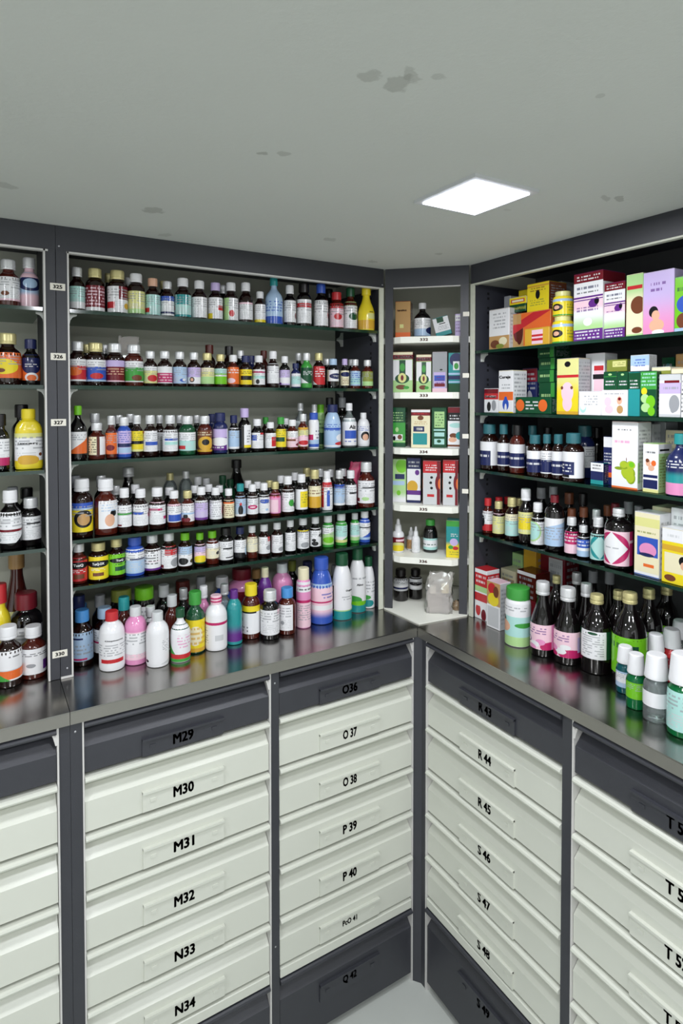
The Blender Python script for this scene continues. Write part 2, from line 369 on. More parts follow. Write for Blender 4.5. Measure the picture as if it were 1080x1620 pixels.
# ------------------------------------------------------------------ drawer cabinets
def L3(u, d, z): return (u, YL-d, z)          # left run: u = x, d = outwards
def R3(u, d, z): return (XR-d, u, z)          # right run: u = y
def bx3(name, to3, u0, u1, d0, d1, z0, z1, m, parent, bev=0.0):
    a = to3(u0, d0, z0); b = to3(u1, d1, z1)
    return box(name, a[0], b[0], a[1], b[1], a[2], b[2], m, parent, bev)
def drawer(to3, sgn, u0, u1, T, B, m, code, parent, plate=True, inkm=M_BLACK, small=False):
    P = [(-.035, T), (.004, T), (.008, T-.002), (.0095, T-.006), (.008, T-.010), (.002, T-.0125), (-.027, T-.013), (-.027, T-.027),
         (0.0, T-.054), (0.0, B+.0075), (-.002, B+.006), (-.035, B+.006)]
    d = extrude('drawer', P, u0, u1, to3, m, parent)
    uc = (u0+u1)/2; hw = .092 if abs(u1-u0) > .3 else .07
    if plate:
        zt = T-.072 if T-B > .11 else T-.062; zb = max(B+.006, zt-.044)
        n = obj('label_plate', *plate_vf(to3, uc-hw, uc+hw, zb, zt), m, d, recalc=True)
        # two little stops on the plate
        for s in (-1, 1): bx3('plate_stop', to3, uc+s*(hw-.022)-.006, uc+s*(hw-.022)+.006, .0038, .0056, (zb+zt)/2-.003, (zb+zt)/2+.004, m, d)
        if code:
            zc = (zb+zt)/2+.002
            wd = .047 if ' ' not in code else .043; ht = .0245
            if small: wd, ht = .045, .015
            lettering(code, lambda a, b: to3(uc+sgn*a-.002*sgn, .0046, zc+b), wd, ht, inkm, d)
    return d
def plate_vf(to3, u0, u1, z0, z1):
    v, f = [], []
    def add(u0, u1, d0, d1, z0, z1):
        vv, ff = box_vf(u0, u1, d0, d1, z0, z1); k = len(v); v.extend(to3(*p) for p in vv); f.extend(tuple(i+k for i in q) for q in ff)
    add(u0, u1, -.001, .0040, z0, z1); add(u0, u1, -.001, .0085, z1-.004, z1+.001)
    return v, f
def hook(to3, u, s, z, parent):      # pale sheet metal tab at the top of a stile
    a = [(0, 0), (0, -.034), (.003, -.034), (.007, -.018), (.010, -.010), (.007, -.003), (.004, -.004), (.005, -.010), (.003, -.016), (.003, 0)]
    v = [to3(u+s*x, .004, z+y) for x, y in a]+[to3(u+s*x, .001, z+y) for x, y in a]; n = len(a)
    obj('frame_tab', v, [tuple(range(n)), tuple(range(n, 2*n))]+[(i, (i+1) % n, n+(i+1) % n, n+i) for i in range(n)], M_EDGE, parent, recalc=True)
ZT = .987       # underside of worktop edge
def columns(to3, sgn, parent, u0, u1, pitch, first, codes, black_codes, sm=()):
    drawer(to3, sgn, u0, u1, ZT-.004, first+.001, M_DARK, black_codes[0], parent, plate=True)
    for k in range(5):
        drawer(to3, sgn, u0, u1, first-pitch*k, first-pitch*(k+1), M_WHITE, codes[k] if codes else None, parent, small=(k in sm))
    zb = first-pitch*5
    bx3('rail', to3, u0, u1, -.03, .004, zb-.024, zb, M_WHITE, parent, .0015)
    drawer(to3, sgn, u0, u1, zb-.028, .016, M_DARK, black_codes[1], parent, plate=True)
def carcass(to3, parent, u0, u1, back=-.43):
    bx3('carcass', to3, u0, u1, back, -.036, .012, ZT-.001, M_DARKIN, parent)
c = empty('drawer_cabinet', (0, 0, 0)); tag(c, 'drawer cabinet cut off by the left picture edge, left of the thick lower post', 'cabinet', 'drawer cabinets')
carcass(L3, c, -.745, .156)
bx3('stile', L3, .136, .1567, -.04, .002, .0, ZT, M_DARK, c); bx3('edge_strip', L3, .1325, .136, -.03, .004, .0, ZT, M_EDGE, c)
hook(L3, .1325, -1, ZT-.004, c)
columns(L3, 1, c, -.288, .1315, .1256, .866, None, (None, None))
bx3('stile', L3, -.315, -.289, -.04, .002, .0, ZT, M_DARK, c)
columns(L3, 1, c, -.72, -.316, .1256, .866, None, (None, None)); bx3('stile', L3, -.745, -.721, -.04, .002, .0, ZT, M_DARK, c)
c = empty('drawer_cabinet', (0, 0, 0)); tag(c, 'drawer cabinet with columns M29 to N34 and O36 to Q42', 'cabinet', 'drawer cabinets')
carcass(L3, c, .158, 1.035)
bx3('stile', L3, .1573, .180, -.04, .002, .0, ZT, M_DARK, c); bx3('edge_strip', L3, .180, .1832, -.03, .004, .0, ZT, M_EDGE, c)
columns(L3, 1, c, .1842, .6, .1256, .866, ['M30', 'M31', 'M32', 'N33', 'N34'], ('M29', None))
bx3('edge_strip', L3, .601, .6048, -.03, .004, .0, ZT, M_EDGE, c); bx3('stile', L3, .605, .627, -.04, .002, .0, ZT, M_DARK, c)
hook(L3, .601, -1, ZT-.006, c)
columns(L3, 1, c, .6285, 1.0365, .1256, .866, ['O 37', 'O 38', 'P 39', 'P 40', 'PcO 41'], ('O36', 'Q 42'), sm=(4,))
bx3('edge_strip', L3, 1.0372, 1.0405, -.03, .004, .0, ZT, M_EDGE, c); hook(L3, 1.0372, -1, ZT-.006, c)
prism('corner_post', [(1.0408, 1.336), (1.0565, 1.3165), (1.0565, 1.298), (1.075, 1.298), (1.075, 1.365), (1.0408, 1.365)], 0, ZT, M_DARK, c)
for (u, z) in ((.616, .958), (.145+.022, .967), (.616, .30)):
    p = L3(u, .002, z); q = lathe('screw', [(.0022, -.0006), (.0022, .0006), (.0014, .0012)], M_SCREW, c, seg=10)
    q.location = p; q.rotation_euler = (math.pi/2, 0, 0)
c = empty('drawer_cabinet', (0, 0, 0)); tag(c, 'drawer cabinet on the right run with columns R43 to S48 and T50 onwards', 'cabinet', 'drawer cabinets')
carcass(R3, c, .345, 1.290)
bx3('edge_strip', R3, 1.2925, 1.2965, -.03, .004, .0, ZT, M_EDGE, c); hook(R3, 1.2925, -1, ZT-.006, c)
columns(R3, -1, c, .8445, 1.2915, .120, .866, ['R 44', 'R 45', 'S 46', 'S 47', 'S 48'], ('R 43', 'S 49'))
bx3('stile', R3, .8185, .8438, -.04, .002, .0, ZT, M_DARK, c); bx3('edge_strip', R3, .8145, .8182, -.03, .004, .0, ZT, M_EDGE, c); hook(R3, .8145, -1, ZT-.006, c)
columns(R3, -1, c, .372, .8135, .120, .866, ['T 51', 'T 52', 'T 53', 'T 54', 'T 55'], ('T 50', 'T 56'))
bx3('stile', R3, .345, .371, -.04, .002, .0, ZT, M_DARK, c)

# ------------------------------------------------------------------ worktops
YF, XF = YL-.010, XR-.010
def worktop(poly, label, edges):
    t = empty('worktop', (0, 0, 0)); tag(t, label, 'worktop', 'steel worktops')
    prism('top', poly, ZK-.003, ZK, M_STEEL, t)
    for (a, b) in edges:       # folded front edge
        (x0, y0), (x1, y1) = a, b
        if abs(y0-y1) < 1e-6: prism('front_edge', [(x0, y0), (x1, y1), (x1, y1+.012), (x0, y0+.012)], ZK-.027, ZK-.0031, M_LIP, t)
        else: prism('front_edge', [(x0, y0), (x1, y1), (x1+.012, y1), (x0+.012, y0+.0)], ZK-.027, ZK-.0031, M_LIP, t)
    return t
worktop([(-.745, YF), (.1560, YF), (.1560, YB), (-.745, YB)], 'steel worktop piece left of the seam under the pillar', [((-.745, YF), (.1560, YF))])
worktop([(.1572, YF), (XF-.0006, YF), (XB-.0008, YB), (.1572, YB)], 'steel worktop of the left run between the pillar seam and corner', [((.1572, YF), (XF-.0006, YF))])
worktop([(XF+.0006, YF-.0006), (XF+.0006, .345), (XB, .345), (XB, YB-.001)], 'steel worktop along the right run of drawers', [((XF+.0006, YF-.001), (XF+.0006, .345))])

# ------------------------------------------------------------------ upper shelving
def glass_shelf(x0, x1, y0, y1, z, parent, fr):
    v, f = box_vf(x0, x1, y0, y1, z-.008, z)
    fm = [1, 1, 1, 1, 0, 0]
    return obj('shelf', v, f, [M_GLASS, M_GEDGE], parent, fm=fm)
WEDGE = [(0, 0), (.021, 0), (.021, -.003), (.012, -.0065), (.007, -.014), (.0055, -.022), (0, -.022)]
def bracket(parent, to, z):
    n = len(WEDGE); v = [to(a, 0, z+b) for a, b in WEDGE]+[to(a, .009, z+b) for a, b in WEDGE]
    obj('bracket', v, [tuple(range(n)), tuple(range(n, 2*n))]+[(i, (i+1) % n, n+(i+1) % n, n+i) for i in range(n)], M_BRACKET, parent, recalc=True)
def sticker(parent, c, ax, wd, ht, code, nrm, ink):
    ax = Vector(ax); nrm = Vector(nrm); c = Vector(c)
    v = [c+ax*(sx*wd/2)+Vector((0, 0, sz*ht/2))+nrm*q for q in (.0002, .0009) for sx, sz in ((-1, -1), (1, -1), (1, 1), (-1, 1))]
    s = obj('number_sticker', v, [(0, 1, 2, 3), (4, 5, 6, 7), (0, 1, 5, 4), (1, 2, 6, 5), (2, 3, 7, 6), (3, 0, 4, 7)], M_STICK, parent, recalc=True)
    if code: lettering(code, lambda a, b: c+ax*a+Vector((0, 0, b))+nrm*.0012, wd*.62, ht*.55, ink, s)
ZS = [1.855, 1.682, 1.508, 1.326, 1.217]
ZSL = [1.855, 1.682, 1.492, 1.316]
def left_unit(x0, x1, zs, label, edge_right_pale):
    t = empty('shelving_unit', (0, 0, 0)); tag(t, label, 'shelving unit', 'open shelving units on the worktop')
    box('header', x0, x1, YU, YU+.014, 1.9832, ZC-.0005, M_DARK, t)
    box('edge_strip', x0+.022, x1-.015, YU-.002, YU+.012, 1.979, 1.983, M_EDGE, t)
    box('back_board', x0+.001, x1-.001, YB-.006, YB, ZK+.0005, ZC-.001, M_BACK, t)
    box('top_board', x0+.001, x1-.001, YU+.015, YB-.007, ZC-.012, ZC-.001, M_DARKIN, t)
    return t
# left unit
t = left_unit(-.745, .1575, ZSL, 'open glass shelving left of the numbered pillar, cut off by the picture edge', False)
box('stile', .137, .1572, YU, YU+.02, ZK+.001, 1.983, M_DARK, t); box('edge_strip', .1332, .1368, YU-.002, YU+.02, ZK+.001, 1.983, M_EDGE, t)
box('side_panel', .142, .1568, YU+.021, YB-.007, ZK+.001, ZC-.013, M_DARKIN, t)
box('side_panel', -.744, -.730, YU+.015, YB-.007, ZK+.001, 1.983, M_DARKIN, t)
for z in ZSL:
    glass_shelf(-.729, .131, YU+.006, YB-.008, z, t, 0); bracket(t, lambda a, d, zz: (.1325-a+.008, YU+.03+d, zz), z-.0085)
# main unit
t = left_unit(.1582, 1.0505, ZS, 'wide open glass shelving with five bottle shelves between pillar and corner', True)
box('stile', .1585, .181, YU, YU+.02, ZK+.001, 1.983, M_DARK, t); box('edge_strip', .1812, .1848, YU-.002, YU+.02, ZK+.001, 1.983, M_EDGE, t)
box('foot_strip', .1585, .1848, YU-.003, YU-.0005, ZK+.0005, ZK+.005, M_EDGE, t)
box('side_panel', .1590, .171, YU+.021, YB-.007, ZK+.001, ZC-.013, M_DARKIN, t)
box('side_panel', 1.0447, 1.0502, YU+.004, YB-.007, ZK+.001, 1.983, M_DARKIN, t)
box('edge_strip', 1.0355, 1.0505, YU-.001, YU+.0035, ZK+.001, 1.983, M_POST, t)
for z in ZS:
    glass_shelf(.187, 1.043, YU+.006, YB-.008, z, t, 0)
    bracket(t, lambda a, d, zz: (.1838+a, YU+.03+d, zz), z-.0085); bracket(t, lambda a, d, zz: (1.0445-a, YU+.03+d, zz), z-.0085)
    bracket(t, lambda a, d, zz: (1.0445-a, YB-.06+d, zz), z-.0085)
sl = []
for k in range(22):
    z = 1.06+k*.042
    if all(abs(z-s) > .03 for s in ZS): sl += [(1.0441, 1.0446, YU+.055, YU+.063, z, z+.007), (1.0441, 1.0446, YU+.055, YU+.063, z+.014, z+.021)]
tag(boxes('slot_holes', sl, M_HOLE, t), kind='stuff')
for (z, cde, x) in ((1.902, '325', .1615), (1.746, '326', .161), (1.598, '327', .160), (1.0725, '330', .157)):
    sticker(t, (x, YU, z), (1, 0, 0), .031, .0155, cde, (0, -1, 0), M_BLACK)
for (u, z) in ((.165, 1.993), (.172, 1.036), (1.046, 1.992)):
    q = lathe('screw', [(.002, -.0006), (.002, .0006), (.0012, .0012)], M_SCREW, t, seg=10); q.location = (u, YU-.0006, z); q.rotation_euler = (math.pi/2, 0, 0)
# right unit
ZR = [1.790, 1.612, 1.448, 1.262]
YE = 1.322
t = empty('shelving_unit', (0, 0, 0)); tag(t, 'open shelving of the right run filled with cartons and bottles', 'shelving unit', 'open shelving units on the worktop')
box('header', XU, XU+.014, .345, YE-.003, 1.9832, ZC-.0005, M_DARK, t); box('edge_strip', XU-.002, XU+.012, .36, YE-.004, 1.979, 1.983, M_POST, t)
box('back_board', XB-.006, XB, .345, YE, ZK+.0005, ZC-.001, mat('dark_back_board', (72, 74, 76), .7, noise=.1), t); box('top_board', XU+.015, XB-.007, .345, YE, ZC-.012, ZC-.001, M_DARKIN, t)
box('side_panel', XU+.004, XB-.007, YE-.013, YE, ZK+.001, 1.983, M_DARKIN, t); box('edge_strip', XU-.001, XU+.0035, YE-.0175, YE-.0025, ZK+.001, 1.983, M_POST, t)
box('side_panel', XU, XB-.007, .345, .360, ZK+.001, 1.983, M_DARKIN, t)
for z in ZR:
    glass_shelf(XU+.006, XB-.008, .362, YE-.016, z, t, 1)
    bracket(t, lambda a, d, zz: (XU+.03+d, YE-.0128-a, zz), z-.0085)
sl = []
for k in range(22):
    z = 1.06+k*.042
    if all(abs(z-s) > .03 for s in ZR): sl += [(XU+.055, XU+.063, YE-.0136, YE-.0131, z, z+.007), (XU+.055, XU+.063, YE-.0136, YE-.0131, z+.014, z+.021)]
tag(boxes('slot_holes', sl, M_HOLE, t), kind='stuff')
# corner unit, front at 45 degrees from A to B
A = Vector((1.0525, 1.4985, 0)); Bp = Vector((1.2325, 1.3185, 0)); DX = (Bp-A).normalized(); DI = Vector((DX.y*-1, DX.x, 0)); LD = (Bp-A).length
def D3(s, t_, z): p = A+DX*s+DI*t_; return (p.x, p.y, z)          # s along the front, t_ inwards
t = empty('corner_shelving_unit', (0, 0, 0)); tag(t, 'narrow diagonal corner shelving with white boards numbered 332 to 336', 'shelving unit', 'open shelving units on the worktop')
def dbox(name, s0, s1, t0, t1, z0, z1, m, parent):
    return prism(name, [D3(s0, t0, 0)[:2], D3(s1, t0, 0)[:2], D3(s1, t1, 0)[:2], D3(s0, t1, 0)[:2]], z0, z1, m, parent)
dbox('header', 0.004, LD-.006, 0, .006, 1.9832, ZC-.0005, M_DARK, t)
dbox('edge_strip', .028, LD-.028, .002, .010, 1.980, 1.983, M_EDGE, t)
dbox('stile', .004, .0275, 0, .006, ZK+.004, 1.983, M_DARK, t); dbox('stile', LD-.0295, LD-.006, 0, .006, ZK+.004, 1.983, M_DARK, t)
prism('back_board', [(1.056, 1.776), (1.160, 1.776), (1.508, 1.428), (1.508, 1.326), (1.514-.002, 1.326), (1.512, 1.432), (1.163, 1.779), (1.056, 1.779)], ZK+.004, ZC-.001, M_BACK, t)
prism('side_panel', [(1.0512, 1.51), (1.056, 1.51), (1.056, 1.776), (1.0512, 1.776)], ZK+.004, ZC-.001, M_BACK, t)
prism('side_panel', [(1.25, 1.3224), (1.25, 1.327), (1.507, 1.327), (1.507, 1.3224)], ZK+.004, ZC-.001, M_BACK, t)
ZCS = [1.835, 1.671, 1.505, 1.335, 1.180]
for z, cde in zip(ZCS, ('332', '333', '334', '335', '336')):
    pl = [D3(.029, .011, 0), D3(.032, -.001, 0), D3(.052, -.013, 0), D3(LD-.050, -.013, 0), D3(LD-.033, -.001, 0), D3(LD-.030, .011, 0)]
    pl = [p[:2] for p in pl]+[(1.245, 1.329), (1.503, 1.329), (1.503, 1.428), (1.160, 1.772), (1.058, 1.772), (1.058, 1.512)]
    s = prism('shelf', pl, z-.0185, z, M_CSHELF, t)
    lettering(cde, lambda a, b: D3(LD/2-.006+a, -.0133, z-.0095+b), .024, .0085, M_BROWNP, s)
prism('base_board', [(1.0535, 1.4965), (XF+.014, YF+.012), (1.228, 1.3215), (1.238, 1.3285), (1.248, 1.329), (1.503, 1.329), (1.503, 1.428), (1.160, 1.772), (1.058, 1.772), (1.058, 1.51)], ZK+.0003, ZK+.0038, M_CSHELF, t)
for zpx in (497, 594, 690, 777):
    z = onD(733, zpx, 0).z
    sticker(t, D3(LD-.013, -.0004, z), DX, .018, .013, None, -DI, M_BLACK)

# ------------------------------------------------------------------ bottles
STY = dict(   # body profile (r,z) as fractions of radius and height; cap (r, z0, z1); default label span in z
    s=([(.86, 0), (.97, .008), (1, .03), (1, .57), (.985, .60), (.93, .635), (.82, .668), (.66, .70), (.54, .725), (.49, .745), (.48, .80), (.48, .84)], (.66, .79, 1.0), (.09, .56)),
    m=([(.86, 0), (.97, .008), (1, .03), (1, .62), (.98, .66), (.90, .70), (.76, .735), (.62, .755), (.56, .77), (.56, .84)], (.70, .79, 1.0), (.10, .60)),
    w=([(.86, 0), (.97, .008), (1, .03), (1, .66), (.985, .70), (.92, .745), (.78, .785), (.58, .815), (.44, .835), (.38, .85), (.37, .89)], (.45, .87, 1.0), (.07, .66)),
    t=([(.88, 0), (.98, .008), (1, .025), (1, .40), (.97, .45), (.88, .51), (.74, .58), (.60, .65), (.49, .72), (.43, .77), (.42, .84)], (.56, .83, 1.0), (.07, .41)),
    v=([(.88, 0), (.98, .008), (1, .025), (1, .52), (.97, .57), (.90, .625), (.76, .69), (.60, .74), (.45, .79), (.38, .83), (.36, .90)], (.43, .885, 1.0), (.20, .52)),
    n=([(.88, 0), (.98, .008), (1, .025), (1, .55), (.95, .60), (.78, .66), (.56, .71), (.40, .75), (.34, .79), (.33, .86)], (.46, .83, 1.0), (.10, .52)),
    h=([(.90, 0), (.99, .01), (1, .03), (1, .50), (.97, .58), (.88, .67), (.74, .75), (.60, .80), (.52, .82), (.50, .86)], (.64, .82, 1.0), (.05, .55)),
    l=([(.88, 0), (.98, .012), (1, .04), (1, .62), (.97, .68), (.86, .74), (.68, .79), (.50, .82), (.46, .84), (.46, .88)], (.52, .84, 1.0), (.06, .62)),
    j=([(.90, 0), (.98, .012), (1, .04), (1, .72), (.96, .77), (.90, .79), (.88, .84)], (.93, .80, 1.0), (.08, .70)),
    c=([(.90, 0), (.98, .012), (1, .04), (1, .50), (.95, .56), (.80, .60), (.70, .62), (.66, .68)], (.80, .645, 1.0), (.14, .48)),
    u=([(.92, 0), (1, .01), (1, .03), (1, .72), (.94, .78), (.80, .80), (.74, .82)], (.80, .79, 1.0), (.05, .74)))
CAT_N = dict(s='syrup_bottle', m='syrup_bottle', w='syrup_bottle', t='tonic_bottle', v='tonic_bottle', n='tonic_bottle', h='shampoo_bottle', l='lotion_bottle', j='medicine_jar', c='mouthwash_bottle', u='plastic_tube')
def bottle(loc, r, H, style, bodyc, capc, spec, label, group, face=0.0, lab=None, span=205.0, sq=2, flat=1.0, name=None, word=None, tilt=0.0, ring=None):
    name = name or CAT_N[style]
    t = empty(name, loc, face); tag(t, label, {'medicine_jar': 'jar', 'plastic_tube': 'tube'}.get(name, 'bottle'), group)
    if tilt: t.rotation_euler = (0, tilt, face)
    prof, (cr, c0, c1), lb = STY[style]
    lab = lab or lb
    seg = 20 if r < .03 else 28
    pr = [(r*a, H*z) if (sq == 2 and flat == 1) else ((r*a, H*z) if z < c0-.07 else (r*a, H*z, 2)) for a, z in prof]
    lathe('body', pr, body_mat(bodyc), t, sq=sq, flat=flat, seg=seg)
    R = r*cr
    if style == 'c': cp = [(R*1.14, H*c0), (R*1.16, H*(c0+.02)), (R*1.12, H*(c0+.05)), (R*.98, H*(c1-.05)), (R*.93, H*(c1-.015)), (R*.80, H*c1)]; kn = None
    elif capc in ('si', 'go', 'w', 'cr') and style in 'smtnwv':
        cp = [(R*.98, H*c0), (R*1.0, H*(c0+.012)), (R*1.0, H*(c0+.03)), (R*.955, H*(c0+.036)), (R*.955, H*(c0+.05)), (R, H*(c0+.058)), (R, H*(c1-.035)), (R*.98, H*(c1-.015)), (R*.90, H*c1)]; kn = {6, 7}
    else: cp = [(R*.97, H*c0), (R, H*(c0+.015)), (R*.99, H*(c1-.03)), (R*.96, H*(c1-.01)), (R*.86, H*c1)]; kn = {1, 2}
    lathe('cap', cp, cap_mat(capc), t, knurl=kn, seg=32 if r > .03 else 24, smooth=30)
    if ring:          # coloured bands round the cap
        for q in (.25, .62): lathe('cap_band', [(R*1.0, H*(c0+(c1-c0)*q)), (R*1.03, H*(c0+(c1-c0)*(q+.02))), (R*1.03, H*(c0+(c1-c0)*(q+.15))), (R*1.0, H*(c0+(c1-c0)*(q+.17)))], cap_mat(ring), t, seg=24)
    if spec:
        n = 14; a0 = math.radians(-90-span/2); V, Fc, UV = [], [], []
        e = 0.0004+r*.004
        def pt(u, z, extra=0.0):
            a = a0+math.radians(span)*u; cc, ss = math.cos(a), math.sin(a)
            if sq != 2: cc = math.copysign(abs(cc)**(2/sq), cc); ss = math.copysign(abs(ss)**(2/sq), ss)
            return (cc*(r+e+extra), ss*flat*(r+(e+extra)/flat), z)
        z0, z1 = H*lab[0], H*lab[1]
        # follow the shoulder when the print runs up onto it
        zs = [z0+(z1-z0)*k/6 for k in range(7)] if lab[1] > prof[3][1] else [z0, z1]
        def rad(z):
            q = z/H
            for (ra, za), (rb, zb) in zip(prof, prof[1:]):
                if za <= q <= zb: return ra+(rb-ra)*((q-za)/(zb-za) if zb > za else 0)
            return 1.0
        for z in zs:
            k = max(rad(z), .2) if q_shoulder(z/H, prof) else 1.0
            for i in range(n+1):
                p = pt(i/n, z); V.append((p[0]*k, p[1]*k, z)); UV.append((i/n, (z-z0)/(z1-z0)))
        for rr in range(len(zs)-1):
            for i in range(n): Fc.append((rr*(n+1)+i, rr*(n+1)+i+1, (rr+1)*(n+1)+i+1, (rr+1)*(n+1)+i))
        lo = obj('label', V, Fc, design(spec), t, uvs=UV, smooth=60)
        if word:
            s, um, vm, wd, ht, mm = word
            lettering(s, lambda a, b: pt(um+a/(r*math.radians(span)), z0+(z1-z0)*vm+b, .0005), wd*2*r, ht*(z1-z0), mm, lo)
    return t
def q_shoulder(q, prof): return q > prof[3][1]

ORD = 'zeroth first second third fourth fifth sixth seventh eighth ninth tenth eleventh twelfth thirteenth fourteenth fifteenth sixteenth seventeenth eighteenth nineteenth twentieth twenty-first twenty-second twenty-third twenty-fourth twenty-fifth twenty-sixth twenty-seventh'.split()
BW = dict(am='amber', rb='red-brown', bk='dark', cl='clear', dgt='green', tet='teal')
USED = {}
STOOD = []
def words_of(spec):
    if not spec: return ''
    toks = spec.split('/'); cs = [toks[0]]
    for q in toks[1:]:
        f = q.split(':')
        if f[0] in 'brdgq' and f[1] not in cs and WORD[f[1]] not in [WORD[c_] for c_ in cs]: cs.append(f[1])
    cs = [WORD[c_] for c_ in cs[:2]]
    return ' and '.join(cs)+' label'
def auto_label(kind, bodyc, capc, spec, ordn, where):
    bw = BW.get(bodyc, WORD.get(bodyc, '')); base = '%s %s' % (bw, kind)
    lw = words_of(spec); cw = WORD[capc]+' cap'
    pos = (ordn+' from left' if ordn != 'first' else 'leftmost')
    for parts in ([base, cw, lw, pos, where], [base, lw or cw, pos, where], [base, pos, where]):
        s = ', '.join(p for p in parts if p)
        if len(s.replace(',', '').split()) <= 16: return s
    return s
def look_angle(x, y, k=.55):          # bottles are turned partly towards the aisle
    return 0
def row(table, plane, z, where, group, d=.045, back=False):
    ents = []
    for ln in table.strip().splitlines():
        f = ln.split()
        if not f: continue
        ents.append(f)
    ents.sort(key=lambda f: float(f[0]))
    for i, f in enumerate(ents):
        x, wpx, top = float(f[0]), float(f[1]), float(f[2]); st, bc, cc = f[3], f[4], f[5]
        spec = f[6] if len(f) > 6 and f[6] != '-' else None
        opt = dict(q.split('=') for q in f[7:])
        dd = float(opt.get('d', d)); bot = float(opt['bot']) if 'bot' in opt else None
        back_lim = {'Y': YB-.009, 'X': XB-.009, 'D': 9}[plane]
        for step in range(60):           # nudged backwards along its own line of sight until it stands free of its neighbours
            if bot is not None:
                P = onZ(x, bot, z); r = wpx/2*depth(P)/F
                hd = Vector((P.x, P.y, 0)).normalized(); c_ = Vector((P.x, P.y, z))+hd*(r*.97+step*.003)
                r = wpx/2*depth(c_)/F*.985
            else:
                ym = top+20; d2 = dd+step*.003
                p = onY(x, ym, YU+d2) if plane == 'Y' else (onX(x, ym, XU+d2) if plane == 'X' else onD(x, ym, d2))
                c_ = Vector((p.x, p.y, z)); r = wpx/2*depth(p)/F*.985
            hit = [q for q in STOOD if abs(q[2]-z) < .02 and (q[0]-c_.x)**2+(q[1]-c_.y)**2 < (q[3]+r)**2*.985]
            if not hit: break
        lim = (c_.y if plane == 'Y' else c_.x)+r
        if hit or lim > back_lim: print('TIGHT', x, where, 'hits', len(hit), 'over back by', round(lim-back_lim, 3), 'steps', step)
        STOOD.append((c_.x, c_.y, z, r))
        zt = zat(c_.x, c_.y, top); H = zt-z
        # the rim nearest the viewer is what shows highest or lowest, a small correction for caps seen from above
        cr = STY[st][1][0]
        if zt < EYE: H -= min(.35*(EYE-zt)/max(.3, depth(c_))*r*cr, .01)
        base_face = {'Y': 0.0, 'X': -math.pi/2, 'D': -math.pi/4}[plane]
        toward = math.atan2(c_.x, c_.y)              # heading of the view ray; label turned that way part of the way
        face = -toward*.6+base_face*.4 + rnd.uniform(-.16, .16) + math.radians(float(opt.get('rot', 0)))
        lab = tuple(float(v) for v in opt['lab'].split(',')) if 'lab' in opt else None
        wd = None
        if 'word' in opt:
            q = opt['word'].split(','); wd = (q[0].replace('_', ' '), float(q[1]), float(q[2]), float(q[3]), float(q[4]), {'k': M_BLACK, 'w': M_WHITEP, 'r': M_RED}[q[5]])
        kind = {'u': 'tube', 'j': 'jar'}.get(st, 'bottle')
        lbl = auto_label(kind, bc, cc, spec, ORD[i+1], where)
        if lbl in USED: print('DUP LABEL', lbl)
        USED[lbl] = 1
        bottle((c_.x, c_.y, z+.0003), r, H, st, bc, cc, spec, lbl, group, face, lab, float(opt.get('span', 215)), float(opt.get('sq', 2)), float(opt.get('flat', 1)), word=wd,
               tilt=float(opt.get('tilt', 0)), ring=opt.get('ring'))

# columns: image x, width, cap top (pixels), style, body, cap, label print, options
row('''
121.5 24 424 s am si lt/b:w:.0:.3 lab=.06,.56
150 29 426 m am go dr/b:w:.0:.14/t:lk:.1:.9:.2:.95:6 lab=.03,.60
185.5 31 429 m am go w/r:dr:.5:1:.5:1/r:r:.1:.4:.15:.4/d:go:.75:.25:.1:.12 lab=.03,.62
215 27 434 m am w ly/b:lg:.0:.2 lab=.04,.57
241.5 23 441 s am sk lt/r:r:.05:.35:.12:.34 lab=.04,.56
264.5 21 446 s am si w/b:b:.75:1/b:db:.1:.2 lab=.05,.58
289 26 441 s am w lt/r:te:.3:.7:.55:1/r:r:.0:.2:.3:.5/b:te:.0:.1 lab=.04,.58
315 24 445 s am w w/r:db:.0:.12:.05:.2 lab=.05,.57
340.5 23 448 s am lp w/r:y:.05:.4:.0:.25/r:r:.6:1:.4:.62 lab=.05,.60
365 23 448 s am w w/r:lg:.05:.4:.0:1/d:r:.5:.3:.1:.15 lab=.04,.60
388.5 22 448 s am w w/b:lk:.9:1 lab=.08,.50
411 18 462 s am w w/b:y:.0:.15 lab=.05,.60
433 28 440 n lb te lb/b:b:.0:.28/t:b:.15:.85:.45:.9:4 lab=.02,.56
458 20 452 s bk w w/d:dr:.75:.3:.07:.15 lab=.09,.62
480.5 24 449 m bk bk w/b:r:.66:.84 lab=.08,.62
507.5 23 450 s bk b w/d:r:.85:.45:.08:.15 lab=.05,.62
532 23 463 m rb r lk/b:r:.8:1/d:r:.5:.45:.16:.14 lab=.05,.68
554 22 456 s rb dg w/b:lg:.85:1/d:dg:.55:.45:.2:.14 lab=.04,.66
579 27 456 t y y y/b:go:.0:.35/r:ly:.5:.9:.4:.62/t:k:.5:.95:.62:.72:1 lab=.03,.62 span=230 d=.03
''', 'Y', ZS[0], 'front row, top long shelf', 'bottles on the top long shelf')
row('''
171 15 433 s bk go -
203 18 440 s bk si -
258 16 445 s bk go -
352 18 452 s bk si -
520 20 458 s bk k -
''', 'Y', ZS[0], 'back row, top long shelf', 'bottles on the top long shelf', d=.115)
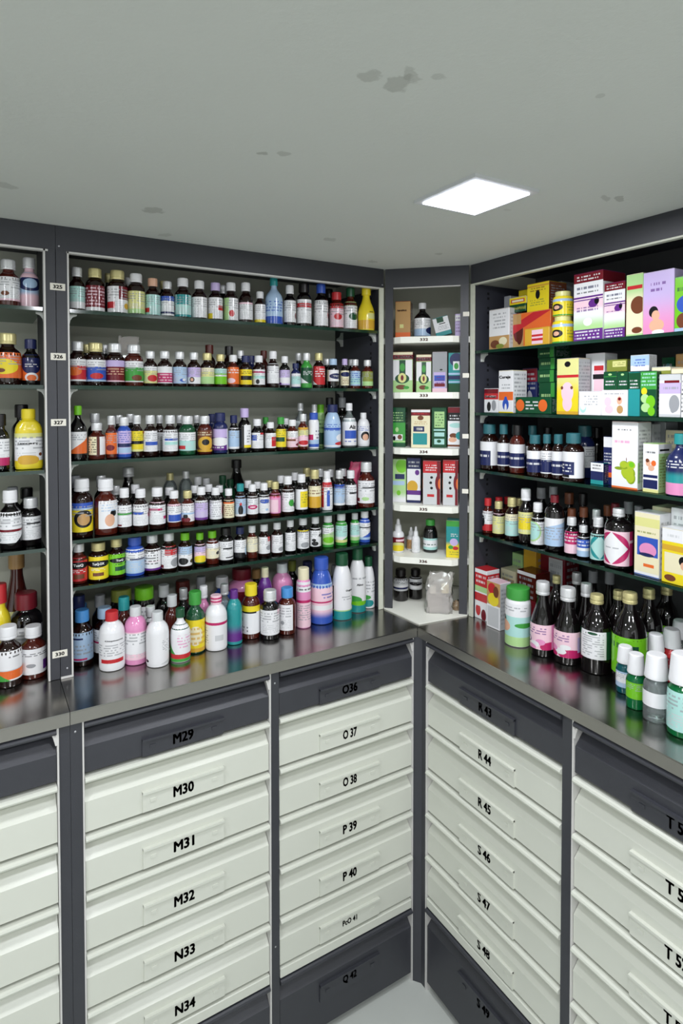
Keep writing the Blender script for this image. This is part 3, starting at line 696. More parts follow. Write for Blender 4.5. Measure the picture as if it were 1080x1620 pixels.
row('''
122.5 25 541 m am si r/b:w:.7:1/d:orr:.4:.45:.25:.2/b:w:.0:.08
151 31 543 m am go b/b:w:.68:1/d:r:.55:.25:.18:.14/r:w:.05:.25:.05:.2/b:lb:.0:.08
181.5 29 544 m am si dr/b:lp:.7:1/t:sk:.2:.8:.3:.65:3/b:lk:.0:.06
211.5 29 546 m rb si g/b:w:.7:1/d:br:.55:.2:.16:.14/b:w:.0:.05
237.5 22 556 s am si ly/b:w:.75:1/d:r:.6:.3:.2:.2/r:lg:.0:.3:.2:.5
260.5 23 556 s am si m/b:w:.62:1/t:lk:.2:.8:.1:.6:3/b:w:.0:.06
284 22 557 s am si lb/d:b:.6:.2:.14:.1/d:w:.64:.22:.08:.08
306.5 21 558 s am si lp/b:w:.0:.4/d:k:.4:.25:.1:.16/d:sk:.4:.25:.06:.1
327.5 22 559 s am go ly/b:cr:.75:1/b:lg:.0:.45
348.5 20 561 s am go li/b:lt:.7:1/b:w:.5:.6
368.5 19 562 s rb w orr/x:w/t:w:.2:.8:.6:.9:2/d:lk:.4:.2:.2:.15 lab=.10,.62
388.5 20 563 s am db y/r:k:.25:.85:.3:.58/t:k:.2:.9:.7:.9:2
409 20 563 s am w w/b:m:.78:.9/r:lt:.1:.9:.4:.6/d:k:.4:.2:.08:.16
431.5 19 556 s am w w/b:lgy:.9:1 lab=.12,.66
450 17 564 s bk w lp/b:w:.1:.5/r:p:.05:.3:.02:.16
467.5 16 575 s db db w/r:lt:.15:.85:.2:.8 lab=.05,.58
484.5 19 559 s g si dg/q:w:-1:-1:-.55/t:w:.3:.9:.5:.8:3 lab=.14,.58
504 20 559 s am go r/r:w:.0:.18:.0:1/q:w:-1:-1:-.4/t:w:.3:.9:.4:.9:4 lab=.10,.62
526.5 18.5 568 m bk lb w/r:cr:.0:.2:.0:1/d:db:.6:.45:.35:.25/t:w:.4:.85:.35:.55:2 lab=.24,.62
545 14 568 s bk lp cr/d:db:.5:.75:.36:.16/t:br:.2:.8:.1:.5:4 lab=.10,.60
561.5 17 569 s rb si lb/b:lt:.1:.5/t:b:.15:.85:.2:.9:5 lab=.10,.60
581 18 570 s rb si olv/b:lg:.0:.3/r:w:.0:.16:.0:.6 lab=.10,.60 d=.03
''', 'Y', ZS[1], 'front row, second long shelf', 'bottles on the second long shelf')
row('''
136 20 545 s bk go -
165 20 546 s bk si -
331 20 546 s am rb -
362 20 548 s am bk -
380 18 555 s bk si -
397 18 563 s db db -
417 16 555 s rb rb -
472 15 559 s bk si -
517 18 568 s bk si -
556 16 569 s bk si -
''', 'Y', ZS[1], 'back row, second long shelf', 'bottles on the second long shelf', d=.105)
row('''
123 26 642 n bk li w/q:orr:1:-1:.15/t:gy:.1:.8:.6:.9:3 lab=.12,.52
153 25 669 s rb si cr/r:rb:.46:.56:.0:1/r:w:.56:1:.0:1/t:k:.1:.45:.1:.9:6 lab=.12,.62
176 18 658 s rb si orr/r:w:.75:1:.0:1/d:dr:.4:.3:.2:.14 lab=.10,.60
196 22 660 m b si lp/b:db:.3:.46/b:lb:.05:.28/t:b:.1:.9:.5:.95:5 lab=.09,.66
216.5 19 657 s am si y/b:k:.36:.52/t:olv:.15:.85:.55:.95:4/b:ly:.0:.1 lab=.13,.62
237.5 22 657 s am si w/d:r:.08:.92:.14:.12/r:b:.3:.9:.3:.48/b:lgy:.8:.82 lab=.12,.62
269 23.5 657 s am si w/r:b:.25:.8:.5:.6/r:lt:.25:.8:.3:.45 lab=.11,.64
296 26 658 m dg si lt/b:w:.55:1/r:r:.05:.4:.08:.28 lab=.11,.58
323.5 23 658 m rb si br/d:go:.5:.4:.32:.32/d:k:.5:.45:.14:.14/b:go:.0:.1/t:cr:.1:.9:.75:.95:2 lab=.06,.62
348 24 653 m db db p/d:w:.45:.4:.42:.2/b:lp:.6:1/r:w:.75:1:.0:1/t:w:.1:.6:.05:.2:1 lab=.08,.60
369.5 17.5 657 s bk db w/r:lb:.1:.9:.1:.9 lab=.10,.66
386.5 21 646 s bk lp w/b:y:.0:.12/t:k:.3:.7:.2:.8:5 lab=.10,.62 span=80 rot=20
406.5 20 663 s bk w w/r:b:.0:.45:.5:.85/r:r:.6:1:.85:1 lab=.10,.58
427.5 18 668 s am w w/r:r:.5:.85:.1:.75 lab=.10,.62
444 17 660 s am g y/r:dg:.1:.7:.3:.55/t:olv:.1:.9:.6:.95:3 lab=.10,.64
462 19 664 s rb w lk/b:w:.6:1/r:br:.05:.6:.38:.5/d:dr:.8:.15:.2:.1 lab=.09,.62
479 17 655 s rb si ly/d:lk:.5:.3:.45:.3/d:r:.5:.2:.3:.12/b:go:.85:1 lab=.08,.62
496 17 653 u w b lb/b:b:.0:.12/b:w:.3:1/r:m:.02:.4:.28:.5/t:db:.5:.95:.3:.7:3 span=240
525.5 27 640 h lb db lb/b:b:.66:.74/d:w:.7:.35:.16:.14/d:r:.8:.12:.3:.08/b:w:.0:.06/t:b:.1:.9:.6:.9:4 lab=.03,.62 span=240
552 23.5 638 n cl w w/r:b:.3:1:.25:.55/t:b:.3:.9:.1:.2:1 lab=.04,.66 word=Alz,.6,.68,.5,.14,k
574.5 20 653 l w w w/d:k:.55:.42:.2:.22/d:sk:.55:.36:.13:.16/t:b:.1:.9:.66:.92:3 lab=.06,.66
''', 'Y', ZS[2], 'front row, third long shelf', 'bottles on the third long shelf')
row('''
150 22 654 s bk si -
188 18 657 s bk si -
206 18 655 s bk si -
252 17 657 s am si w
284 17 657 s bk si -
311 16 657 s bk si -
336 20 655 s db db -
420 14 660 s am g -
452 14 662 s bk w -
475 20 638 n cl si w/b:cl:.5:1 lab=.05,.6
497 14 640 s cl si -
507 14 640 u lg li lg/b:dg:.0:.4/t:dg:.1:.9:.5:.9:3
521 18 629 s bk k -
541 18 629 s bk gy -
''', 'Y', ZS[2], 'back row, third long shelf', 'bottles on the third long shelf', d=.105)
row('''
129 33 757 m am w y/b:b:.82:1/b:lb:.76:.82/d:k:.5:.45:.25:.3/d:tan:.5:.43:.16:.2/r:dr:.0:.18:.1:.2 lab=.10,.60
167 35 757 s rb w w/d:k:.6:.55:.14:.12/d:sk:.45:.3:.2:.22/t:lb:.1:.9:.6:.9:3 lab=.12,.62 span=130 rot=18
196.5 22 772 s am w w/b:g:.55:.64/r:dr:.05:.35:.04:.12 lab=.13,.62
222 24 773 s am w w/r:b:.15:.6:.52:.64/d:m:.9:.5:.1:.14 lab=.13,.64
248.5 25.5 771 s am w w/r:m:.05:.65:.62:.72/r:m:.7:.95:.22:.36/b:lk:.9:1 lab=.12,.66
275 21.5 776 s rb w w/r:b:.25:.95:.05:.42/b:lk:.9:1 lab=.14,.64
296.5 21 776 s rb go w/d:dr:.35:.1:.2:.16/d:k:.35:.3:.1:.12/b:lb:.4:.5 lab=.12,.64
318 21 770 s am w lp/b:p:.0:.12/b:w:.9:1 lab=.12,.64
341 20 771 s bk w w/d:m:.95:.45:.14:.34/x:w/t:gy:.1:.75:.1:.9:7 lab=.10,.64
361.5 17.5 773 s am w cr/b:orr:.8:.9/t:br:.1:.9:.1:.75:6 lab=.10,.66
380 17.5 765 s am te lb/d:r:.5:.6:.06:.1/d:k:.5:.3:.12:.26/b:w:.0:.1 lab=.10,.66
399 18.5 766 s am w w/d:m:.5:.4:.24:.12/d:lk:.5:.4:.14:.04 lab=.13,.66
417.5 18 764 s bk w w/d:b:.5:.66:.26:.12/d:lb:.6:.2:.08:.06 lab=.12,.66
435 18 762 s rb go pk/r:lk:.05:.6:.05:.7/t:r:.1:.9:.75:.95:1 lab=.08,.66
455 20.5 753 s am w w/d:g:.65:.4:.14:.16/d:dg:.8:.3:.08:.1/b:lgy:.1:.12 lab=.08,.66
476.5 20 750 s bk w w/r:y:.45:1:.1:.9/t:olv:.5:.95:.3:.8:4 lab=.10,.62
497.5 21 743 s am go go/b:cr:.52:1/t:br:.1:.9:.6:.85:2 lab=.10,.62
517 18 745 h w w w/b:r:.82:1/r:b:.45:.6:.1:.7/r:r:.1:.3:.05:.8 lab=.04,.72
536.5 18 744 s bk si lb/b:b:.82:1/b:w:.0:.1/d:k:.85:.2:.1:.1 lab=.10,.64
554.5 19 744 s bk w w/b:lgy:.84:.87/r:k:.35:.9:.55:.64 lab=.08,.62
579 27 731 s rb si w/r:k:.3:.9:.66:.72/r:dr:.02:.2:.06:.22/d:lg:.4:.2:.12:.08 lab=.10,.60 d=.03
''', 'Y', ZS[3], 'front row, fourth long shelf', 'bottles on the fourth long shelf')
row('''
119 24 752 s bk gy -
160 22 752 s bk si -
183 20 768 s bk si -
214 20 766 s bk w -
268 20 771 s bk w -
308 18 768 s bk w -
330 18 766 s bk w -
347 17 768 s bk w -
392 17 760 s bk w -
407 17 762 s bk w -
426 16 760 s bk go -
444 17 752 s bk w -
466 17 747 s bk w -
485 18 740 s bk go -
506 17 741 s bk si -
522 17 742 s bk si -
542 18 741 s bk si -
''', 'Y', ZS[3], 'second row, fourth long shelf', 'bottles on the fourth long shelf', d=.098)
row('''
203 32 739 t bk si -
269 22 748 l cl go -
294 22 745 l cl si -
313 18 754 s bk w -
326 18 756 s bk w -
352 17 752 s dg dg -
364 17 758 s dg dg -
374 29 727 t bk bk -
''', 'Y', ZS[3], 'rear row, fourth long shelf', 'bottles on the fourth long shelf', d=.165)
row('''
124.5 25 859 s rb si r/d:k:.5:.68:.42:.15/t:w:.3:.75:.35:.5:2/r:br:.35:.7:.1:.3 lab=.07,.66 word=TusQ,.5,.68,.6,.13,w
155.5 30 857 m am go y/d:k:.5:.68:.4:.15/r:br:.35:.65:.15:.3/t:w:.3:.7:.38:.5:2 lab=.06,.66 word=TusQ-DX,.5,.68,.6,.13,w
184 26 851 s am go li/d:k:.6:.7:.34:.12/r:dg:.45:.85:.2:.4/t:dg:.4:.9:.45:.58:1/x:w lab=.09,.62 word=TusQ,.6,.7,.44,.12,w
213 29.5 848 m b b lb/b:w:.55:1/r:db:.35:.9:.56:.62/r:db:.05:.2:.44:.5 lab=.08,.70
240.5 26.5 845 s am si w/b:p:.0:.1/b:lk:.4:.42/t:k:.2:.7:.25:.9:5 lab=.07,.64
267 24.5 842 s am si w/r:r:.3:1:.6:1/r:dr:.0:.25:.02:.16/d:gy:.7:.25:.2:.2 lab=.07,.66
292.5 22 842 s am li w/b:lb:.6:1/d:k:.35:.25:.2:.18/d:k:.75:.22:.12:.1 lab=.07,.62
316 18 842 s am li lk/d:y:.5:.22:.36:.2/b:dg:.0:.06/r:lp:.1:.9:.6:.9 lab=.08,.66
335.5 20.5 839 s rb li cr/b:w:.6:1/d:k:.75:.3:.12:.1 lab=.18,.70
357 23 834 m bk bk w/r:k:.4:.8:.58:.66/r:k:.5:.9:.1:.16 lab=.08,.62
379.5 19.5 833 s bk db w/d:k:.45:.12:.5:.18/d:lb:.85:.4:.12:.3 lab=.08,.62
398.5 17.5 831 s rb w cr/b:lgy:.5:.53 lab=.20,.66
417.5 19 829 s am w w/r:r:.65:1:.72:1/d:gy:.75:.35:.18:.16 lab=.10,.62
438 18.5 826 s am w w/d:gy:.65:.2:.16:.12/r:lk:.0:.15:.0:1 lab=.07,.62
459 17 822 s bk w w/d:lgy:.3:.4:.14:.1 lab=.06,.62
479 19.5 819 s bk w w/d:gy:.6:.2:.2:.15/b:y:.94:1/d:lgy:.3:.8:.2:.1 lab=.08,.64
498.5 18.5 817 s bk w w/d:k:.4:.16:.16:.12/d:k:.75:.6:.18:.12/d:k:.35:.35:.1:.08 lab=.09,.66
518.5 19 815 m g w lg/q:w:-.2:1:.5/d:li:.5:.25:.3:.16/q:dg:9:9:99 lab=.09,.70
539.5 19.5 812 m g w w/q:g:.5:-1:.12/b:ly:.0:.14/r:lt:.1:.8:.3:.9 lab=.10,.72
561 15 811 m g cl w/b:lg:.0:.2/r:lt:.1:.9:.3:.9 lab=.10,.68
576.5 18 808 m b w w/q:b:.6:-1:.1/b:lb:.0:.12/r:k:.1:.9:.6:.66 lab=.10,.72 d=.03
''', 'Y', ZS[4], 'front row, fifth long shelf', 'bottles on the fifth long shelf')
# ---- bottles standing on the worktop, placed by where their base shows
K = '''
130.5 33 963 s am sb lb/r:db:.05:.5:.76:.82/r:m:.1:.6:.03:.1/t:gy:.1:.8:.2:.6:3 bot=1055 lab=.10,.62
166 33 959 s am lb w/b:m:.42:.5/d:gy:.6:.2:.2:.1 bot=1044 lab=.14,.60
177.5 39 965 l w r w/r:r:.2:.72:.16:.27/t:gy:.1:.9:.35:.7:5 bot=1063 lab=.05,.66 word=Oxynorm,.5,.8,.75,.05,k
215 35 958 l pk cl lk/b:pk:.94:1/r:w:.15:.85:.2:.9 bot=1055 lab=.10,.62
249.5 35 966 l w cl w/t:gy:.6:.98:.4:.8:7/d:k:.2:.1:.06:.05/q:lgy:.4:-1:.22 bot=1057 lab=.06,.62
285.5 31 961 n w dg w/q:g:-1:-.75:-.5/b:r:.08:.2/b:g:.0:.08/b:dg:.84:.87/b:dg:.93:.96/t:pk:.4:.9:.35:.75:5 bot=1049 lab=.02,.74 span=230
309 30 934 s dg g y/d:cr:.5:.5:.2:.3/b:go:.0:.12/t:go:.2:.85:.2:.8:4 bot=1035 lab=.03,.56 span=230
342 34.5 940 l w lk w/b:m:.72:.8/r:lgy:.42:.62:.25:.42/t:gy:.05:.25:.15:.65:7 bot=1031 lab=.04,.66 span=230 ring=m
370.5 25 932 l te p te/g:p:.62:.25/b:te:.0:.08/d:lp:.08:.3:.1:.16/x:w bot=1021 lab=.01,.66 span=240
397 29 922 m rb y w/b:y:.78:1/r:k:.05:.6:.74:.8/d:gy:.08:.5:.08:.1/t:k:.02:.35:.05:.3:2 bot=1012 lab=.10,.62
427 30 932 m bk si w/r:lk:.7:1:.8:1 bot=1013 lab=.10,.62
454 28 928 m rb sb w/d:gy:.35:.3:.12:.08 bot=1005 lab=.10,.66 span=110 rot=-20
480 23 897 u pk cr lk/b:m:.54:.6/b:pk:.6:.78/b:w:.78:1/t:k:.2:.8:.8:.95:2/t:gy:.2:.8:.15:.5:7 bot=995 lab=.02,.78 span=235
508 36.5 880 h b b lk/g:b:.35:.12/b:m:.52:.56/r:w:.1:.9:.34:.46/t:b:.4:.85:.62:.78:2/q:lb:0:1:.9 bot=989 lab=.02,.62 span=240
540.5 32 874 h w dg w/b:te:.0:.22/r:k:.1:.2:.06:.86/b:lg:.22:.25/d:g:.9:.36:.18:.08/t:gy:.4:.9:.5:.62:2 bot=982 lab=.01,.60 span=235 word=Organs,.62,.75,.42,.06,k
565 27.5 866 h w dg w/b:te:.0:.24/d:g:.3:.32:.26:.12/d:li:.5:.24:.3:.06/t:gy:.2:.9:.85:.95:1 bot=970 lab=.01,.60 span=235 word=Alvo,.5,.74,.4,.06,k
582.5 20 880 h w dg w/d:te:.4:.16:.25:.12/d:g:.3:.36:.22:.08 bot=963 lab=.01,.6 span=235
'''
row(K, 'Y', ZK, 'front, left worktop', 'bottles standing on the left worktop')
row('''
124 30 940 s bk db - d=.10
127 30 953 s am sb - d=.055
158 24 940 s bk gy - d=.10
192 34 929 j bk olv - d=.12
196 26 943 s rb te - d=.05
206 26 950 s rb te - d=.035
228 32 926 j bk li w d=.10
238 22 958 s cl cl w/b:k:.2:.3/b:k:.5:.6/b:k:.8:.9 d=.04 lab=.1,.76
259 26 924 s bk cl - d=.11
272 24 940 s rb cl - d=.05
289 34 917 s rb rb - d=.13
290 20 930 s bk si - d=.085
318 22 911 s cl gy - d=.12
322 19 926 s pk w lk d=.04
351 30 911 s b w lb d=.13
355 20 923 s cl si - d=.07
382 44 896 m pk dr dr/x:w d=.14
419 23 897 l p cr p/g:te:.5:.2/x:w d=.055 lab=.02,.66
405 22 899 s bk tan - d=.15
446 34 890 l pk cl pk/x:w d=.085 lab=.02,.62
462 20 886 s bk olv - d=.15
486 24 887 h db db - d=.11
531 22 893 s bk gy - d=.12
''', 'Y', ZK, 'back rows, left worktop', 'bottles standing on the left worktop')
# ---- unit left of the pillar
row('''
13 33 412 s rb si w/d:br:.4:.3:.1:.1/b:lk:.0:.08 lab=.12,.62
46 28 409 s lk si lb/g:lk:.45:.3/d:db:.5:.68:.36:.22/d:lb:.5:.68:.2:.14/x:w lab=.03,.70 span=235
''', 'Y', ZSL[0], 'top shelf, left of pillar', 'bottles left of the pillar', d=.05)
row('''
12 39 528 s am go orr/d:y:.45:.45:.3:.3/d:br:.4:.3:.08:.08 lab=.13,.62
48.5 27 537 s bk db orr/d:db:.5:.7:.36:.45/d:w:.5:.12:.2:.18/d:orr:.5:.10:.14:.12/t:w:.3:.7:.5:.66:2 lab=.10,.66
''', 'Y', ZSL[1], 'second shelf, left of pillar', 'bottles left of the pillar', d=.05)
row('''
45 40 647 l y y w/b:y:.0:.18/b:ly:.86:1/d:go:.45:.2:.2:.14/d:br:.7:.36:.06:.05 lab=.05,.60 sq=3.2 flat=.7 span=200 word=Lexorc,.45,.7,.6,.07,k
1 24 655 s bk bk w/b:m:.0:.3
34 30 640 s bk bk - d=.11
''', 'Y', ZSL[2], 'third shelf, left of pillar', 'bottles left of the pillar', d=.05)
row('''
16 32 775 s bk w w/b:dr:.36:.44/q:k:1:-1:.62/d:gy:.15:.1:.1:.07/b:lgy:.7:.73 lab=.11,.64
48.5 30 787 m bk si w/r:lgy:.0:.28:.0:1/r:k:.4:.8:.68:.74 lab=.13,.62
42 28 771 s bk bk - d=.11
20 24 770 s bk gy - d=.11
''', 'Y', ZSL[3], 'fourth shelf, left of pillar', 'bottles left of the pillar', d=.05)
row('''
14 39 988 s am w w/b:orr:.05:.34/q:g:-1:-1:-.5/b:lgy:.34:.37/t:k:.4:.85:.75:.85:1 bot=1089 lab=.12,.62
53.5 38 988 s rb w w/r:p:.66:1:.12:.5/t:k:.2:.8:.7:.85:2/d:gy:.4:.35:.1:.08 bot=1083 lab=.10,.60
41 47 935 m bk dr lgy/r:w:.1:.9:.7:.95/b:gy:.3:.32 d=.055 lab=.14,.58
26 42 869 t rb tan ly d=.20 lab=.10,.45
0 30 922 s y r y/b:w:.0:.3 d=.10
''', 'Y', ZK, 'worktop left of pillar', 'bottles left of the pillar')

# ---- right run
RG = 'teal capped bottles on the right unit'
row('''
774 29 671 m am tc w/r:db:.0:.6:.0:.62/t:w:.05:.55:.3:.5:1 lab=.10,.62
796.5 20 671 s am tc w/b:db:.05:.62/t:w:.1:.9:.3:.5:1 lab=.12,.60
818 24 672 m rb bk w/b:db:.05:.62/t:w:.1:.9:.3:.5:1 lab=.12,.60
''', 'X', ZR[2], 'third shelf left end, right unit', RG, d=.04)
row('''
907 33 685 m am tc w/r:db:.0:.62:.12:.62/t:w:.05:.55:.2:.55:3/r:k:.1:.5:.02:.12 lab=.08,.62
''', 'X', ZR[2], 'widest, third shelf, right unit', RG, d=.03)
row('''
846 25 688 m am tc w/r:db:.05:.75:.0:.62/t:w:.1:.7:.3:.5:1 lab=.10,.62
865 19 687 s am tc w/b:db:.05:.6/r:w:.8:1:.0:1 lab=.10,.62
883 20 687 m am tc w/b:db:.05:.6/t:w:.1:.9:.3:.5:1 lab=.10,.62
''', 'X', ZR[2], 'third shelf front, right unit', RG, d=.032)
row('''
842 21 673 s am tc w/b:db:.0:.6 d=.09
866 20 676 s bk bk - d=.12
925 30 673 m db tc w/r:db:.0:.5:.0:1 d=.12 lab=.2,.6
944 24 676 m bk bk - d=.14
''', 'X', ZR[2], 'third shelf rear, right unit', RG)
row('''
771.5 17 788 s rb r w/b:r:.0:.34/d:k:.3:.5:.12:.3 lab=.08,.64
788.5 19 793 s am go ly/b:lk:.9:1 lab=.08,.66
809.5 21 787 s am go lt/b:cr:.7:1 lab=.10,.62
831.5 23 773 s bk w ly/b:y:.2:.75 lab=.18,.58
850.5 22 795 s bk w w/d:lg:.3:.5:.4:.4/d:lt:.3:.5:.34:.34 lab=.05,.66
877 30 783 w bk dr lb/q:w:-.35:1:.55/q:b:-.35:1:.92/t:gy:.1:.9:.2:.7:5 lab=.10,.60
904 21.5 818 s bk si m/b:lk:.0:.42/t:w:.15:.85:.5:.95:3 lab=.06,.64
922.5 19.5 831 s bk si w/b:b:.45:.9/t:w:.1:.9:.5:.85:2/b:lb:.0:.3 lab=.06,.66
946 23.5 818 s bk si lt/d:te:.6:.5:.4:.46/o:lt:.6:.5:.36:.46/x:w lab=.06,.64
978.5 42 804 w bk si lk/d:m:.40:.5:.36:.46/o:w:.40:.5:.32:.48/r:m:.76:1:.0:1/r:lk:.76:1:.66:.74/t:gy:.25:.55:.47:.55:1 lab=.06,.64
''', 'X', ZR[3], 'fourth shelf front, right unit', 'bottles on the right unit fourth shelf', d=.04)
row('''
789 18 786 s rb r - d=.075
803 18 786 s rb r -
822 18 788 s am go -
856 22 771 s bk gy -
875 20 769 s bk gy -
900 22 779 s bk br -
922 20 780 s bk bk -
904 20 804 s bk br - d=.07
923 20 802 s bk br - d=.075
943 19 806 s bk si - d=.08
961 20 799 s bk br - 
973 20 796 s bk dr - d=.10
994 22 793 s bk gy -
1010 20 800 s bk gy -
''', 'X', ZR[3], 'fourth shelf back, right unit', 'bottles on the right unit fourth shelf', d=.115)
row('''
988 27 1020 c tet w lb/b:w:.3:.9 bot=1099
1005 29 1032 c dgt w li bot=1124 lab=.2,.5
1037 39 1032 c cl w w/x:w bot=1146 lab=.24,.46
1079 46 1031 c dgt w lt/r:r:.7:.9:.85:.95 bot=1170 lab=.08,.56
1036 28 1001 c cl w - bot=1083
1061 31 993 c r w dr/b:k:.0:.4 bot=1088
1076 30 980 c cl w w bot=1062
''', 'X', ZK, 'small bottles, right worktop', 'white capped mouthwash bottles on the right worktop')
row('''
818.5 40 926 j w g lt/b:lg:.0:.22/d:k:.25:.62:.1:.1/d:sk:.3:.45:.16:.14/d:g:.75:.5:.2:.06/b:w:.7:1/t:gy:.3:.8:.82:.95:2 bot=1025 lab=.02,.74 span=235
857.5 38 919 t bk si lk/d:m:.72:.12:.22:.2/d:pk:.5:.3:.1:.12/d:w:.38:.2:.1:.12/d:pk:.3:.06:.12:.12/d:p:.22:.35:.08:.12/d:lk:.22:.35:.05:.08/r:pk:.74:1:.0:1/t:p:.15:.62:.6:.9:3 bot=1040 lab=.10,.44 span=235
897 42 928 t bk si lk/d:m:.66:.12:.24:.2/d:w:.45:.22:.12:.12/d:pk:.3:.3:.1:.12/d:m:.3:.08:.1:.12/d:w:.55:.4:.1:.1/r:lp:.78:1:.2:.8/t:p:.15:.62:.6:.9:3 bot=1053 lab=.10,.44 span=235
942.5 48 939 v bk go w/r:dg:.0:.28:.0:1/r:dg:.72:1:.0:1/d:dg:.5:.92:.08:.05/t:gy:.32:.68:.1:.85:9 bot=1068 lab=.20,.56 span=235
''', 'X', ZK, 'worktop of right run', 'tonic bottles on the right worktop')
row('''
880 30 910 v bk go - d=.075
912 26 905 t bk si - d=.13
927 30 922 t bk si - d=.04
945 22 938 t bk si - d=.085
938 26 902 t bk gy - d=.17
964 26 903 t bk gy - d=.17
978 38 933 v bk go li d=.075 lab=.1,.50
996 52 936 v bk go li/r:dg:.45:.7:.5:.8/t:dg:.1:.4:.6:.9:1 d=.02 lab=.12,.54
1026 42 930 v bk go li d=.045 lab=.1,.52
1054 40 926 v bk go li d=.07 lab=.1,.50
''', 'X', ZK, 'rear of right worktop', 'tonic bottles on the right worktop')
# ---- corner unit
row('''
668 27 480 n bk w w/b:lb:.0:.4/d:db:.8:.3:.2:.2 lab=.06,.56
''', 'D', ZCS[0], 'corner unit top board', 'things in the corner unit', d=.06)
row('''
680.5 23 821 h bk g lt/b:w:.3:.85/b:k:.0:.08/t:dg:.15:.8:.4:.6:1 lab=.06,.44
''', 'D', ZCS[4], 'corner unit lowest board', 'things in the corner unit', d=.075)
row('''
633.5 24 899 m bk bk lgy/b:w:.3:.5/b:db:.15:.3/t:k:.1:.9:.6:.9:3 lab=.34,.72 bot=952
657 22 899 m bk bk lgy/b:w:.1:.3/d:k:.5:.5:.3:.15 lab=.34,.74 bot=949
''', 'D', ZK+.0038, 'corner base board', 'things in the corner unit')

# ------------------------------------------------------------------ cartons
RZ = {'Y': 0.0, 'X': -math.pi/2, 'D': -math.pi/4}
def on(plane, x, y, d): return onY(x, y, YU+d) if plane == 'Y' else (onX(x, y, XU+d) if plane == 'X' else onD(x, y, d))
def carton(plane, x0, x1, top, z, d, dep, front, side, label, group, bot=None, name='carton', word=None, topc=None, flap=True, sidespec=None, cat='box'):
    """front face between image columns x0 and x1 on a plane d behind the shelf front; dep = depth in metres"""
    ym = top+25 if (bot is None or isinstance(bot, str)) else (top+bot)/2
    P0 = on(plane, x0, ym, d); P1 = on(plane, x1, ym, d); c_ = (P0+P1)/2; wd = (P1-P0).length
    if isinstance(bot, str): z = float(bot)
    elif bot is not None: z = on(plane, (x0+x1)/2, bot, d).z
    zt = on(plane, (x0+x1)/2, top, d).z; h = zt-z
    t = empty(name, (c_.x, c_.y, z+.0003), RZ[plane]); tag(t, label, cat, group)
    if label in USED: print('DUP LABEL', label)
    USED[label] = 1
    b = .0006; hw = wd/2
    # body: front face carries the print, the sides plain board; the top is closed by a tuck flap
    V = [(-hw, 0, 0), (hw, 0, 0), (hw, dep, 0), (-hw, dep, 0), (-hw, 0, h), (hw, 0, h), (hw, dep, h), (-hw, dep, h)]
    Fc = [(0, 1, 5, 4), (1, 2, 6, 5), (2, 3, 7, 6), (3, 0, 4, 7), (0, 3, 2, 1), (4, 5, 6, 7)]
    uv = {}
    for fi, q in enumerate(Fc):
        for k, vi in enumerate(q): uv[(fi, vi)] = ((0, 0), (1, 0), (1, 1), (0, 1))[k] if fi < 4 else (0.5, .02)
    ms = design(sidespec or side+'/t:gy:.12:.88:.1:.9:9')
    bo = obj('body', V, Fc, [design(front), ms, design((topc or side)+'/x:w')], t, fm=[0, 1, 1, 1, 2, 2], uvs=uv)
    bm = bmesh.new(); bm.from_mesh(bo.data); bmesh.ops.bevel(bm, geom=list(bm.edges), offset=min(.0009, wd*.03), segments=1, affect='EDGES'); bm.to_mesh(bo.data); bm.free()
    if flap:
        q = min(.004, h*.06)
        v, f = box_vf(-hw+.0012, hw-.0012, -.0003, dep-.002, h-.0002, h+.0006); 
        obj('tuck_flap', v, f, design((topc or side)+'/x:w'), t)
    if word:
        for (s, um, vm, w_, h_, mm, tl) in (word if isinstance(word, list) else [word]):
            lettering(s, lambda a, bb: (wd*(um-.5)+a, -.0009, h*vm+bb), wd*w_, h*h_, mm, bo, tl)
    return t
G1, G2, G3, G4, GK, GC = 'cartons on the right unit top shelf', 'cartons on the right unit second shelf', 'cartons on the right unit third shelf', 'cartons on the right unit fourth shelf', 'cartons on the right worktop', 'cartons in the corner unit'
R1, R2, R3z, R4 = ZR
# top shelf of the right unit
carton('X', 773.5, 805, 489, R1, .03, .05, 'w/b:tan:.0:.34/d:br:.3:.14:.22:.1/d:cr:.7:.2:.2:.1/d:olv:.55:.08:.2:.06/t:gy:.2:.85:.5:.92:5', 'lgy', 'white carton with brown herb print at the left end of right unit top shelf', G1)
carton('X', 805.5, 870.5, 494, R1, .045, .07, 'orr/r:tan:.0:.36:.0:1/d:dr:.20:.55:.10:.36/d:sk:.14:.86:.05:.08/d:rb:.26:.5:.09:.4/q:r:-.62:1:.36/q:orr:-.62:1:.62/r:tan:.0:.30:.7:1/b:ly:.0:.05/x:w', 'orr', 'orange carton with red diagonal banner and two brown figures, right unit top shelf', G1)
carton('X', 829.5, 868, 519, R1, .022, .02, 'go/r:lk:.3:.75:.1:.9/r:r:.3:.75:.28:.42/r:r:.3:.75:.52:.64/x:w', 'go', 'small golden carton with white and red panel, front of right unit top shelf', G1)
carton('X', 805.5, 831, 482, R1, .05, .06, 'dg/b:olv:.3:.7/t:k:.1:.9:.2:.8:2', 'dg', 'thin dark green carton lying on the orange figure carton', G1, bot=494)
carton('X', 805.5, 832, 470.5, R1, .05, .06, 'y/r:r:.1:.9:.25:.75/r:cr:.16:.84:.35:.65/x:w', 'cr', 'thin yellow carton with red-framed title topping the thin green carton', G1, bot=481.5)
carton('X', 833.5, 867.5, 447.5, R1, .048, .07, 'y/d:k:.5:.6:.1:.16/t:olv:.15:.85:.2:.45:3/b:go:.86:.93/t:br:.15:.85:.7:.86:2/x:w', 'br', 'square yellow carton standing on the orange banner carton', G1, bot=493)
